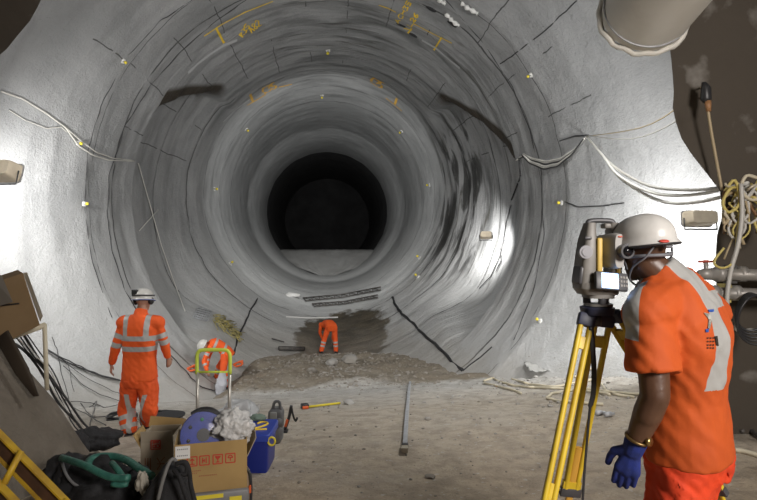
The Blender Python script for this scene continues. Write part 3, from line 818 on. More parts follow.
# paper sheet and odds
bm = bmesh.new(); c = on_ground(537, 374, 6); N = 8; rows = []
for i in range(N+1):
    rows.append([bm.verts.new(c+V(((i/N-.5)*.42, (j/N-.5)*.5+.06*(i/N), .05+.10*(j/N)+.05*noise.noise(V((i*.5, j*.5, 0)))))) for j in range(N+1)])
for a_, b_ in zip(rows, rows[1:]):
    for j in range(N): bm.faces.new((a_[j], a_[j+1], b_[j+1], b_[j]))
bmesh.ops.solidify(bm, geom=bm.faces[:], thickness=.008)
o = obj('paper_sheet', bm, M_white); tag(o, 'crumpled white sheet on the rubble at the foot of the right wall', 'sheet')
for px, py, lab in ((600, 416, 'small chrome fitting on the floor behind the tripod, left one'), (609, 418, 'small chrome fitting nearest the worker, right one')):
    g = on_ground(px, py, 4); bm = bmesh.new(); cyl(bm, g+V((-.05, 0, .03)), g+V((.03, .02, .03)), .028); cyl(bm, g+V((.03, .02, .03)), g+V((.07, .03, .03)), .016)
    o = obj('hose_fitting', bm, M_steel); tag(o, lab, 'fitting')
# steel grate and rods on the left tunnel wall
t = thing('mesh_panel', 'small steel mesh panel lying on the lower left of the lining', 'mesh panel', on_shell(200, 315, .05, 9))
c0, c1, c2 = on_shell(197, 308, .06, 9), on_shell(211, 312, .06, 9), on_shell(192, 318, .06, 9)
bm = bmesh.new()
for i in range(8): tube(bm, [c0.lerp(c1, i/7), c2.lerp(c2+(c1-c0), i/7)], .012, 5, sm=False)
for i in range(6): tube(bm, [c0.lerp(c2, i/5), c1.lerp(c1+(c2-c0), i/5)], .012, 5, sm=False)
obj('wire_grid', bm, M_steel, t)
random.seed(4); bm = bmesh.new()
for i in range(90):
    x = random.uniform(211, 236); y = 318+(x-211)*.75+random.uniform(-4.5, 4.5); a_ = random.uniform(-.2, 1.1); l_ = random.uniform(5, 10)
    tube(bm, [on_shell(x, y, random.uniform(.03, .14), 9), on_shell(x+l_*math.cos(a_), y+l_*math.sin(a_), random.uniform(.03, .14), 9)], .011, 4, sm=False)
o = obj('straw', bm, mat('yellow_straw', (.50, .42, .13), .7, col2=(.30, .27, .14), nscale=8)); tag(o, 'loose yellow fibres heaped behind the crouching worker', 'fibres', kind='stuff')
# ------------------------------------------------------------------ people
def voxel(bm, name, size, smooth_n, wr=0.0, wscale=8.0):
    bmesh.ops.recalc_face_normals(bm, faces=bm.faces[:])
    me = bpy.data.meshes.new('tmp'); bm.to_mesh(me); bm.free()
    o = bpy.data.objects.new('tmp', me); COL.objects.link(o)
    m = o.modifiers.new('r', 'REMESH'); m.mode = 'VOXEL'; m.voxel_size = size
    if smooth_n:
        s = o.modifiers.new('s', 'SMOOTH'); s.factor = .5; s.iterations = smooth_n
    dg = bpy.context.evaluated_depsgraph_get(); dg.update()
    out = bpy.data.meshes.new_from_object(o.evaluated_get(dg)); out.name = name
    bpy.data.objects.remove(o); bpy.data.meshes.remove(me)
    if wr:
        for v in out.vertices:
            q = v.co; v.co = q+v.normal*wr*(noise.noise(V((q.x*wscale, q.y*wscale, q.z*wscale*.45)))+.5*noise.noise(V((q.x+q.z, q.y-q.z*.7, q.z*.5+q.x))*wscale*2.1))
    return out
def settape(me, fn):
    a = me.attributes.new('tape', 'FLOAT', 'POINT')
    a.data.foreach_set('value', [fn(v.co) for v in me.vertices])
def clothmat(name, col, col2, tape=(.42, .43, .42), bump=.35, sc=9):
    m = mat(name, col, .75, col2=col2, nscale=5, bump=bump, bscale=sc, dist=.02)
    b = NB(m); bs = b.N['Principled BSDF']
    at = b.n('ShaderNodeAttribute', attribute_name='tape')
    f = b.mr(at.outputs['Fac'], -.0008, .0008)
    src = bs.inputs['Base Color'].links[0].from_socket
    b.L.new(b.mix(f, src, tape), bs.inputs['Base Color'])
    b.L.new(b.mr(f, 0, 1, .78, .38), bs.inputs['Roughness'])
    return m
def band(p, a, b, d0, d1, rmax):
    """signed: positive when p is within d0..d1 metres along a->b and close to the limb"""
    ab = b-a; L_ = ab.length; u = ab/L_; t = (p-a).dot(u)
    d = (p-a-u*t).length
    return min(t-d0, d1-t, rmax-d)
def hand(bm, wr, dr, back, thumb, S=1.0, curl=.5, infl=0.0, splay=.07):
    """hand from wrist wr along dr; back = direction the back of the hand faces; thumb = side of the thumb"""
    dr = dr.normalized(); back = (back-dr*back.dot(dr)).normalized(); th = (thumb-dr*thumb.dot(dr)-back*thumb.dot(back)).normalized()
    palm_end = wr+dr*.088*S
    for k in (-1, 1):
        capsule(bm, wr+dr*.012*S, palm_end+th*.022*k*S, .021*S+infl, .0175*S+infl, .72, back)
    capsule(bm, wr+dr*.02*S, palm_end, .026*S+infl, .024*S+infl, .62, back)
    for i, (off, ln, r) in enumerate(((.031, .072, .0088), (.011, .080, .0092), (-.010, .074, .0088), (-.030, .058, .0078))):
        b0 = wr+dr*.082*S+th*off*S
        dd = (dr+th*splay*(off/.03)).normalized(); p = b0; ang = 0
        for j, fr in enumerate((.44, .31, .25)):
            ang += curl*(.55 if j == 0 else .75)
            q = p+(dd*math.cos(ang)-back*math.sin(ang))*ln*fr*S
            capsule(bm, p, q, r*S*(1-.09*j)+infl*.7, r*S*(.93-.09*j)+infl*.7, n=10); p = q
    b0 = wr+dr*.022*S+th*.022*S; q = b0+(dr*.55+th*.75-back*.25).normalized()*.042*S; q2 = q+(dr*.85+th*.28-back*.3).normalized()*.032*S; q3 = q2+(dr*.95+th*.05-back*.3).normalized()*.026*S
    capsule(bm, b0, q, .014*S+infl, .0115*S+infl, n=10); capsule(bm, q, q2, .0115*S+infl*.7, .010*S+infl*.7, n=10); capsule(bm, q2, q3, .010*S+infl*.7, .0085*S+infl*.7, n=10)
def head(bm, c, f, u, S=1.0):
    f = f.normalized(); u = (u-f*u.dot(f)).normalized(); r = f.cross(u)
    sec = [(-.118, .022, .020, .050), (-.108, .040, .040, .040), (-.085, .052, .062, .024), (-.055, .062, .078, .010), (-.02, .070, .090, .002), (.02, .075, .097, -.004),
           (.06, .074, .096, -.008), (.09, .062, .082, -.010), (.112, .040, .055, -.010), (.122, .014, .020, -.010)]
    loft(bm, [(c+u*h*S+f*o*S, r*w*S, f*d*S) for h, w, d, o in sec], 22)
    # jaw angle, nose, brow, lips
    capsule(bm, c+u*.012*S+f*.090*S, c-u*.036*S+f*.112*S, .008*S, .013*S, n=10)
    capsule(bm, c-u*.038*S+f*.098*S-r*.011*S, c-u*.038*S+f*.098*S+r*.011*S, .009*S, .009*S, n=10)
    capsule(bm, c+u*.026*S+f*.086*S-r*.035*S, c+u*.026*S+f*.086*S+r*.035*S, .010*S, .010*S, n=10)
    for z in (-.062, -.073): capsule(bm, c+u*z*S+f*.088*S-r*.018*S, c+u*z*S+f*.088*S+r*.018*S, .0065*S, .0065*S, n=10)
    capsule(bm, c-u*.105*S+f*.072*S, c-u*.10*S+f*.078*S, .016*S, .014*S, n=10)
    for k in (-1, 1):
        e = c+r*.076*S*k-f*.008*S
        capsule(bm, e+u*.018*S-f*.006*S, e-u*.026*S+f*.004*S, .017*S, .011*S, .42, r)
    return r
def eyes(c, f, u, parent, S=1.0):
    f = f.normalized(); u = (u-f*u.dot(f)).normalized(); r = f.cross(u)
    for k in (-1, 1):
        bm = bmesh.new(); capsule(bm, c+r*.032*S*k+f*.080*S+u*.004*S, c+r*.0321*S*k+f*.0805*S+u*.004*S, .0125*S, .0125*S)
        obj('eye', bm, M_eye, parent)
M_eye = mat('eye_white', (.55, .52, .48), .3)
def torso(bm, J, e, hem=0.0, S=1.0, wide=1.0):
    """trunk sections from seat to neck; e inflates"""
    pe, wa, ch, nk = J['pelvis'], J['waist'], J['chest'], J['neck']
    rp, rs = J['pr'], J['sr']
    secs = []
    spine = [(pe-(wa-pe).normalized()*(.09+hem)*S, rp, .150, .105), (pe, rp, .162, .118), (pe.lerp(wa, .55), rp, .152, .108), (wa, rp.lerp(rs, .5), .142, .102), (wa.lerp(ch, .5), rs, .155, .112),
             (ch, rs, .172, .120), (ch.lerp(nk, .45), rs, .172, .108), (ch.lerp(nk, .72), rs, .125, .085), (ch.lerp(nk, .93), rs, .068, .062)]
    for i, (c, r, w, d) in enumerate(spine):
        a = spine[max(i-1, 0)][0]; b = spine[min(i+1, len(spine)-1)][0]; ax = (b-a).normalized()
        r = (r-ax*r.dot(ax)).normalized(); f = ax.cross(r)
        secs.append((c, r*(w*S*wide+e), f*(d*S+e)))
    loft(bm, secs, 24, p=2.25)
    for s in ('L', 'R'):
        capsule(bm, ch.lerp(nk, .62)+(J['sh'+s]-ch.lerp(nk, .55))*.30, J['sh'+s], .060*S+e, .056*S+e)
def figure(name, label, J, M, vox, S=1.0, short=False, long_gloves=False, group=None, wr=.006, tapes=None, ptapes=None, handcfg=None, bag=1.0, shirt_hem=.05, eyes_on=False, boots=True, SH=None, ge=.022, AS=1.0):
    SH = SH or S
    base = V((J['pelvis'].x, J['pelvis'].y, min(J['anL'].z, J['anR'].z)-.08))
    t = thing('person', label, 'person', base, group)
    rs = J['sr']
    # ---- body: one continuous surface
    bm = bmesh.new()
    head(bm, J['head'], J['hf'], J['hu'], SH)
    hu = J['hu'].normalized(); hf = J['hf'].normalized()
    capsule(bm, J['neck']-(J['head']-J['neck']).normalized()*.03, J['head']-hu*.05*S-hf*.012*S, .062*S, .056*S)
    torso(bm, J, 0, 0, S)
    for s in ('L', 'R'):
        sh, el, wr_ = J['sh'+s], J['el'+s], J['wr'+s]
        capsule(bm, sh, el, .050*S*AS, .041*S*AS); capsule(bm, el, el.lerp(wr_, .35), .041*S*AS, .041*S*AS); capsule(bm, el.lerp(wr_, .3), wr_, .042*S*AS, .028*S*AS, .85, J['hb'+s])
        hand(bm, wr_, J['hd'+s], J['hb'+s], J['ht'+s], S, J.get('curl', .45))
        hp, kn, an = J['hip'+s], J['kn'+s], J['an'+s]
        capsule(bm, hp, kn, .082*S, .056*S); capsule(bm, kn, kn.lerp(an, .35), .054*S, .055*S); capsule(bm, kn.lerp(an, .3), an, .055*S, .038*S)
        capsule(bm, an-V((0, 0, .03)), an+J['to'+s].normalized()*.15*S-V((0, 0, .045)), .038*S, .032*S)
    me = voxel(bm, 'body', vox*.8, 4); bo = objm('body', me, M['skin'], t)
    if eyes_on: eyes(J['head'], J['hf'], J['hu'], bo, SH)
    # ---- trousers
    bm = bmesh.new(); g = .014*bag
    pe, wa = J['pelvis'], J['waist']; rp = J['pr']; ax = (wa-pe).normalized(); rp = (rp-ax*rp.dot(ax)).normalized(); fp = ax.cross(rp)
    loft(bm, [(pe-ax*.08*S, rp*(.155*S+g), fp*(.112*S+g)), (pe, rp*(.168*S+g), fp*(.125*S+g)), (pe+ax*.09*S, rp*(.155*S+g*.8), fp*(.112*S+g*.8)), (pe+ax*.13*S, rp*(.14*S+g*.5), fp*(.10*S+g*.5))], 24, p=2.2)
    for s in ('L', 'R'):
        hp, kn, an = J['hip'+s], J['kn'+s], J['an'+s]
        capsule(bm, hp, kn, .088*S+g, .068*S+g); end = an+(an-kn).normalized()*.0
        capsule(bm, kn, kn.lerp(an, .5), .068*S+g, .066*S+g); capsule(bm, kn.lerp(an, .5), end, .066*S+g, .060*S+g)
    me = voxel(bm, 'trousers', vox, 3, wr*1.6, 9)
    settape(me, ptapes or (lambda p: -1)); objm('trousers', me, M['legs'], t)
    # ---- jacket / shirt
    bm = bmesh.new(); g = ge
    torso(bm, J, g, shirt_hem, S, 1.03)
    for s in ('L', 'R'):
        sh, el, w_ = J['sh'+s], J['el'+s], J['wr'+s]
        if short:
            tip = sh.lerp(el, .72); capsule(bm, sh, sh.lerp(el, .3), .066*S, .070*S)
            d = (el-sh).normalized(); u, w = ortho(d)
            loft(bm, [(sh, u*.074*S, w*.074*S), (sh.lerp(el, .4), u*.082*S, w*.082*S), (tip, u*.092*S, w*.092*S)], 20)
        else:
            capsule(bm, sh, el, .064*S, .057*S); capsule(bm, el, w_.lerp(el, .12), .057*S, .046*S)
    # collar
    n0 = J['neck']; hd = (J['head']-n0).normalized(); u, w = ortho(hd)
    loft(bm, [(n0-hd*.05, u*.085*S, w*.085*S), (n0+hd*.02*S, u*.072*S, w*.072*S), (n0+hd*(.03 if short else .05)*S, u*.068*S, w*.068*S)], 20)
    me = voxel(bm, 'shirt' if short else 'jacket', vox, 3, wr, 8)
    settape(me, tapes or (lambda p: -1)); sh_ = objm('shirt' if short else 'jacket', me, M['top'], t)
    if boots:
        for s in ('L', 'R'):
            an, to = J['an'+s], J['to'+s].normalized()
            bm = bmesh.new(); capsule(bm, an+V((0, 0, .06)), an-V((0, 0, .03)), .056*S, .050*S)
            capsule(bm, an-V((0, 0, .035))-to*.03, an+to*.15*S-V((0, 0, .04)), .045*S, .042*S, .95, to.cross(V((0, 0, 1))))
            me = voxel(bm, 'boot', vox*.8, 2); objm('boot', me, M['boot'], t)
            bm = bmesh.new(); c = an-V((0, 0, .082)); r = to.cross(V((0, 0, 1))).normalized()
            box(bm, c+to*.055*S, (.088*S, .29*S, .02), frame(to), .006); obj('boot_sole', bm, M_blackp, t)
    return t, bo, sh_
def helmet(parent, c, f, u, m, S=1.0, peak=.035, trim=None, name='hard_hat', vents=True):
    """shell with peak, brim trim; c = head centre"""
    f = f.normalized(); u = (u-f*u.dot(f)).normalized(); r = f.cross(u)
    bm = bmesh.new(); n = 36; rows = []
    for k in range(0, 13):
        a = k/12*PI/2*1.0; ring = []
        z = .045+.098*math.sin(PI/2-a) if k < 12 else .045
        for j in range(n):
            t = 2*PI*j/n; cf, sf = math.cos(t), math.sin(t)
            rad_f, rad_s = .134, .109
            w = math.sin(a)**.86 if a > 0 else 0
            ridge = 1+.02*math.exp(-((abs(sf)-.25)/.10)**2)*(w < .97)
            q = c+u*(z*(1 if k == 12 else ridge))*S-f*.008*S+(f*cf*rad_f+r*sf*rad_s)*w*S
            ring.append(q)
        rows.append(ring)
    # skirt and brim
    for dz, out, pk in ((-.022, .004, .0), (-.030, .012, peak*.8), (-.034, .014, peak)):
        ring = []
        for j in range(n):
            t = 2*PI*j/n; cf, sf = math.cos(t), math.sin(t)
            e = out+pk*max(0, cf)**1.6
            ring.append(c+u*(.045+dz-.012*max(0, cf)+.0*cf)*S-f*.008*S+(f*cf*(.134+e)+r*sf*(.109+out))*S)
        rows.append(ring)
    vr = [[bm.verts.new(p) for p in ring] for ring in rows]
    for a_, b_ in zip(vr, vr[1:]):
        for j in range(n): bm.faces.new((a_[j], b_[j], b_[(j+1) % n], a_[(j+1) % n]))
    bmesh.ops.remove_doubles(bm, verts=bm.verts[:], dist=1e-5)
    bmesh.ops.solidify(bm, geom=bm.faces[:], thickness=.003)
    h = obj(name, bm, m, parent)
    bm = bmesh.new(); tube(bm, [p-u*.002 for p in rows[-1]], .0048*S, 6, 1, closed=True); obj('brim_edge', bm, trim or M_blackp, h)
    bm = bmesh.new(); pts = [c+u*.008*S-f*.008*S+(f*math.cos(t)*.112+r*math.sin(t)*.092)*S for t in [2*PI*j/24 for j in range(24)]]
    loft_pts = pts; 
    a1 = [bm.verts.new(p+u*.012*S) for p in pts]; a2 = [bm.verts.new(p-u*.008*S-f*.0) for p in pts]
    for j in range(24): bm.faces.new((a1[j], a1[(j+1) % 24], a2[(j+1) % 24], a2[j]))
    bmesh.ops.solidify(bm, geom=bm.faces[:], thickness=.004); obj('head_band', bm, M_strap, h)
    bm = bmesh.new(); cyl(bm, c-f*.118*S+u*.008*S, c-f*.138*S+u*.006*S, .017*S, n=18); obj('adjuster', bm, M_strap2, h)
    return h, r, u, f
M_strap = mat('harness_strap', (.16, .165, .18), .6); M_strap2 = mat('grey_adjuster', (.25, .27, .30), .45)
M_helmet = mat('white_helmet_shell', (.60, .59, .56), .28, spec=.5, col2=(.54, .53, .50), nscale=20)
M_boot = mat('dark_boot', (.05, .045, .04), .7)
M_skinL = mat('light_skin', (.48, .27, .19), .55, col2=(.42, .22, .15), nscale=12)
M_skinD = mat('brown_skin', (.105, .052, .029), .42, col2=(.08, .038, .021), nscale=9, bump=.1, bscale=60)
M_or = clothmat('orange_hivis_jacket', (.90, .125, .018), (.80, .105, .015))
M_orp = clothmat('orange_hivis_trousers', (.88, .115, .018), (.74, .09, .014), bump=.6, sc=12)
M_or2 = clothmat('orange_tshirt', (.52, .082, .006), (.45, .068, .006), tape=(.36, .36, .345), bump=.3)
M_orp2 = clothmat('red_orange_trousers', (.72, .055, .008), (.60, .042, .008), bump=.5)

def mirror_keys(J, a, b): pass
Z = V((0, 0, 1))

# ---- worker walking away on the left
Y0 = 6.8
def Q(px, py, dy=0.0): return P(px, py, Y0+dy)
J = dict(head=Q(143.5, 300.5, .03), hf=V((.18, 1, -.10)), hu=V((-.02, .08, 1)), neck=Q(141, 313, -.01), chest=Q(140, 338), waist=Q(140, 356, .01), pelvis=Q(139.5, 379, .02),
         pr=V((1, .08, 0)), sr=V((1, -.05, 0)),
         shL=Q(124, 323), shR=Q(157.5, 323), elL=Q(116, 346, -.02), elR=Q(164.5, 343, .02), wrL=Q(111.5, 364, .03), wrR=Q(168, 357, .08),
         hdL=V((-.15, .15, -1)), hdR=V((.05, .35, -1)), hbL=V((-.9, -.4, 0)), hbR=V((.9, -.5, 0)), htL=V((.3, 1, 0)), htR=V((-.3, 1, 0)),
         hipL=Q(131, 384, .02), hipR=Q(147.5, 384, .02), knL=Q(126.5, 410, .10), knR=Q(149, 409, -.02), anL=Q(129.5, 436, .04), anR=Q(147, 428, .45), toL=V((-.25, 1, 0)), toR=V((.2, 1, 0)))
J['anL'].z = ground(J['anL'].x, J['anL'].y)+.095; J['anR'].z = ground(J['anR'].x, J['anR'].y)+.095
def tapesL(p, J=J):
    sp = (J['neck']+J['pelvis'])/2; r = V((1, 0, 0)); lat = abs(p.x-(J['chest'].x)); 
    armL = band(p, J['shL'], J['elL'], -1, 1, .085) > 0 and p.x < J['chest'].x-.185
    armR = band(p, J['shR'], J['elR'], -1, 1, .085) > 0 and p.x > J['chest'].x+.185
    v = -1
    z1 = P(0, 337, Y0).z; z2 = P(0, 347.5, Y0).z
    if lat < .25 and not (p.x < J['elL'].x+.05 or p.x > J['elR'].x-.05) and not ((armL or armR)):
        v = max(.030-abs(p.z-z1), .030-abs(p.z-z2))
        if p.z > z1-.02: v = max(v, .030-abs(lat-.125-.03*(p.z-z1)))
    for s in 'LR':
        a, e, w = J['sh'+s], J['el'+s], J['wr'+s]; out = -1 if s == 'L' else 1
        if (p.x-J['chest'].x)*out > .17:
            v = max(v, band(p, a, e, .13, .19, .12), band(p, e, w, -.055, .005, .1))
    return v
def ptapesL(p, J=J):
    v = -1
    for s in 'LR':
        if (p.x < J['pelvis'].x) != (s == 'L'): continue
        k, a, h = J['kn'+s], J['an'+s], J['hip'+s]
        L1 = (a-k).length
        v = max(v, band(p, k, a, .06, .115, .14), band(p, k, a, .17, .225, .14)) if s == 'L' else max(v, band(p, k, a, L1-.13, L1-.07, .14))
        t = (h.z-.10-p.z)/.62
        if 0 < t < 1:
            cx = lerp(h.x+(-.02 if s == 'L' else .02), a.x+(.03 if s == 'L' else 0), t); v = max(v, .027-abs(p.x-cx))
    return v
t, bo, jk = figure('person', 'worker in full orange hi-vis suit walking away at the left, dark helmet lamp', J, dict(skin=M_skinL, top=M_or, legs=M_orp, boot=M_boot), .011, 1.04,
                   tapes=tapesL, ptapes=ptapesL, wr=.010, bag=2.2, shirt_hem=-.20, ge=.036)
hh, r, u, f = helmet(t, J['head'], J['hf'], J['hu'], M_helmet, 1.03, trim=mat('blue_trim', (.05, .10, .4), .5))
c = J['head']
bm = bmesh.new(); box(bm, c-f*.122+u*.098-r*.035, (.075, .045, .065), frame(f, u), .008); obj('lamp_battery', bm, M_blackp, hh)
bm = bmesh.new(); pts = [c+u*.06+(f*math.cos(t_)*.143+r*math.sin(t_)*.118)-f*.008 for t_ in [2*PI*j/24 for j in range(24)]]
tube(bm, pts, .010, 6, 1, closed=True); obj('lamp_strap', bm, M_blackp, hh)
for k in (-1, 1):
    bm = bmesh.new(); e = c+r*.095*k-u*.005; loft(bm, [(e-r*.012*k, u*.045, f*.035), (e+r*.012*k, u*.048, f*.038), (e+r*.03*k, u*.036, f*.026)], 16)
    ear = obj('ear_defender', bm, M_blackp, hh); 
    bm = bmesh.new(); tube(bm, [e+u*.04, e+u*.08-r*.0*k, e+u*.10-r*.012*k], .006, 6); obj('ear_arm', bm, M_yel, ear)
# phone-sized radio in the right hand
g = J['wrR']+J['hdR'].normalized()*.07; bm = bmesh.new(); box(bm, g+V((-.03, .03, .0)), (.028, .05, .13), (0.2, 0, .3), .005); tube(bm, [g+V((-.03, .03, .06)), g+V((-.03, .03, .12))], .006, 6)
o = obj('handheld_radio', bm, M_blackp); tag(o, 'black handheld radio in the right hand of the walking worker', 'radio')

# ---- worker stooping far down the tunnel
Y0 = 17.4
gz = lambda x, y: ground(x, y)
aL = Q(321.5, 350, .05); aR = Q(336, 349, .1)
aL.z = gz(aL.x, aL.y)+.09; aR.z = gz(aR.x, aR.y)+.09
pe = V((lerp(aL.x, aR.x, .55)+.06, Y0, (aL.z+aR.z)/2+.76))
J = dict(pelvis=pe, pr=V((1, .25, 0)), sr=V((1, .15, -.05)), hipL=pe+V((-.095, 0, -.05)), hipR=pe+V((.095, .03, -.05)))
J['waist'] = pe+V((-.06, .16, .06)); J['chest'] = pe+V((-.14, .36, .02)); J['neck'] = pe+V((-.22, .52, -.05)); J['head'] = pe+V((-.26, .66, -.10))
J.update(hf=V((-.3, .5, -1)), hu=V((-.2, 1, .25)), shL=pe+V((-.36, .42, .0)), shR=pe+V((.0, .48, .0)), elL=pe+V((-.40, .48, -.27)), elR=pe+V((.03, .55, -.27)), wrL=pe+V((-.30, .5, -.50)), wrR=pe+V((.0, .5, -.50)),
         hdL=V((.2, 0, -1)), hdR=V((-.1, 0, -1)), hbL=V((-1, 0, 0)), hbR=V((1, 0, 0)), htL=V((0, 1, 0)), htR=V((0, 1, 0)),
         anL=aL, anR=aR, toL=V((-.4, 1, 0)), toR=V((.2, 1, 0)))
J['knL'] = J['hipL'].lerp(aL, .5)+V((-.02, .03, 0)); J['knR'] = J['hipR'].lerp(aR, .5)+V((.0, .03, 0))
def tp(p, J=J):
    v = -1
    for s in 'LR':
        if (p-J['kn'+s].lerp(J['an'+s], .5)).length < .32 and ((p.x < lerp(J['anL'].x, J['anR'].x, .5)) == (s == 'L')): v = max(v, band(p, J['kn'+s], J['an'+s], .08, .135, .14), band(p, J['kn'+s], J['an'+s], .19, .245, .14))
    return v
figure('person', 'distant worker in orange bending double over the wet muck, seen from behind', J, dict(skin=M_skinL, top=M_or, legs=M_orp, boot=M_boot), .016, .96, ptapes=tp, wr=.006)
t = [o for o in COL.objects if o.name.startswith('person') and o.type == 'EMPTY'][-1]
helmet(t, J['head'], J['hf'], J['hu'], mat('orange_helmet', (.55, .16, .03), .4), .96)
sb = pe+V((.13, .5, -.5))
bm = bmesh.new(); pz = V((J['wrR'].x+.02, J['wrR'].y+.05, 0)); cyl(bm, J['wrR']+V((.0, 0, .2)), V((J['wrR'].x+.12, J['wrR'].y+.1, gz(J['wrR'].x, J['wrR'].y)+.02)), .02); o = obj('tool_shaft', bm, M_rust)
tag(o, 'short shaft held down to the muck by the stooping worker', 'tool')

# ---- crouching worker on the left, reaching down to a bag
Y0 = 13.4
aL = Q(214, 374); aR = Q(228, 377, -.25)
for a_ in (aL, aR): a_.z = gz(a_.x, a_.y)+.09
pe = V((P(228, 0, Y0).x, Y0-.1, aR.z+.72))
J = dict(pelvis=pe, pr=V((.25, 1, 0)), sr=V((.35, 1, -.1)), hipR=pe+V((.02, -.1, -.04)), hipL=pe+V((-.02, .1, -.04)))
J['pr'] = V((.35, -1, 0)); J['sr'] = V((.5, -1, 0))
J['pr'] = -J['pr']; J['sr'] = -J['sr']
# facing left: right side away from the camera
J['hipL'], J['hipR'] = pe+V((-.02, -.1, -.04)), pe+V((.02, .1, -.04))
J['pr'] = V((.1, 1, 0)); J['sr'] = V((.15, 1, 0))
J['waist'] = pe+V((-.11, -.03, .13)); J['chest'] = pe+V((-.26, -.06, .22)); J['neck'] = pe+V((-.40, -.12, .20)); J['head'] = pe+V((-.47, -.24, .19))
J.update(hf=V((-.55, -.1, -.85)), hu=V((-.80, -.35, .5)), shL=pe+V((-.33, -.24, .17)), shR=pe+V((-.35, .13, .19)), elL=pe+V((-.44, -.34, -.15)), elR=pe+V((-.50, .2, -.15)),
         wrL=pe+V((-.34, -.4, -.34)), wrR=pe+V((-.5, .05, -.38)), hdL=V((.3, -.1, -1)), hdR=V((.1, -.2, -1)), hbL=V((-.3, -1, 0)), hbR=V((-.3, 1, 0)), htL=V((-1, 0, 0)), htR=V((-1, 0, 0)),
         anL=aR, anR=aL+V((0, .25, 0)), toL=V((-1, -.2, 0)), toR=V((-1, .1, 0)))
J['knL'] = pe+V((-.04, -.16, -.38)); J['knR'] = pe+V((-.22, .15, -.36))
def tc(p, J=J):
    v = max(band(p, J['neck'], J['pelvis'], .10, .16, .3), band(p, J['neck'], J['pelvis'], .34, .40, .3))
    for s in 'LR': v = max(v, band(p, J['sh'+s], J['el'+s], .14, .20, .1), band(p, J['el'+s], J['wr'+s], .05, .10, .1))
    return v
def tc2(p, J=J):
    v = -1
    for s in 'LR': v = max(v, band(p, J['kn'+s], J['an'+s], .02, .08, .14), band(p, J['kn'+s], J['an'+s], .16, .22, .14))
    return v
figure('person', 'worker in white helmet and orange suit bent low beyond the yellow-topped trolley handle', J, dict(skin=M_skinL, top=M_or, legs=M_orp, boot=M_boot), .014, .96, tapes=tc, ptapes=tc2, wr=.006)
t = [o for o in COL.objects if o.name.startswith('person') and o.type == 'EMPTY'][-1]
helmet(t, J['head'], J['hf'], J['hu'], M_helmet, 1.05)
# pale bag he reaches into, orange handles at both sides
bm = bmesh.new(); c = P(220, 363, 12.9); g0 = ground(c.x, 12.9)
for k in range(1): loft(bm, [(V((c.x, 12.9, g0+.02)), V((.10, 0, 0)), V((0, .10, 0))), (V((c.x+.02, 12.9, g0+.25)), V((.13, .02, 0)), V((0, .10, 0))), (V((c.x+.03, 12.95, g0+.42)), V((.08, .03, 0)), V((0, .06, 0))), (V((c.x+.05, 12.95, g0+.52)), V((.04, 0, 0)), V((0, .04, 0)))], 20, p=3)
me = voxel(bm, 'sack', .02, 1, .03, 6); o = objm('tool_sack', me, mat('pale_sack', (.45, .46, .50), .7)); tag(o, 'pale sack standing in front of the crouching worker', 'sack')
M_orpl = mat('orange_plastic', (.75, .13, .03), .5)
for (x, y, lab) in ((238, 364, 'orange plastic bracket on the muck right of the crouching worker'), (192, 369, 'orange plastic bracket on the lining left of the crouching worker')):
    g = on_ground(x, y+4, 9); bm = bmesh.new(); 
    for k in (0, 1): tube(bm, [g+V((-.12, 0, .04+.05*k)), g+V((-.04, .05*k, .13)), g+V((.12, .0, .19-.05*k)), g+V((.08, 0, .07)), g+V((-.09, 0, .04))], .025, 6, 2)
    o = obj('orange_bracket', bm, M_orpl); tag(o, lab, 'bracket')

# ---- surveyor in the foreground
Y0 = 2.3
Fb = V((-.80, .60, 0)).normalized(); Rb = Fb.cross(Z)      # right hand side
Lb = -Rb
C = lambda px, py, y=0.0: P(px, py, Y0+y)
nk = C(662, 274, -.02); ch = C(684, 334, .02); wa = C(685, 392, .04); pe = C(687, 450, .06)
J = dict(head=C(643, 251, .0), hf=V((-.34, .93, -.10)), hu=V((-.10, .10, 1)), neck=nk, chest=ch, waist=wa, pelvis=pe, pr=Rb, sr=Rb,
         shL=C(665, 308, .0)+Lb*.135, shR=C(684, 308, 0)+Rb*.185)
J['shL'] = C(650, 312, -.14); J['shR'] = C(706, 312, .20)
J['elL'] = C(655, 396, -.20); J['wrL'] = C(634, 446, -.14)
J['elR'] = C(694, 385, .42); J['wrR'] = C(662, 350, .50)
J.update(hdL=V((-.22, .12, -1)), hdR=V((-.8, -.1, .5)), hbL=V((-.45, -.75, .05)), hbR=V((.2, .9, .2)), htL=V((-.9, .5, 0)), htR=V((0, -.2, 1)), curl=.22)
J['hipL'] = pe+Lb*.09-Z*.06; J['hipR'] = pe+Rb*.09-Z*.06
J['anL'] = V((J['hipL'].x-.12, J['hipL'].y-.04, 0)); J['anR'] = V((J['hipR'].x+.10, J['hipR'].y+.12, 0))
for s in 'LR':
    a_ = J['an'+s]; a_.z = ground(a_.x, a_.y)+.10; J['kn'+s] = J['hip'+s].lerp(a_, .52)+Fb*.04
J['toL'] = Fb; J['toR'] = Fb+Rb*.3
bx_s = J['chest']
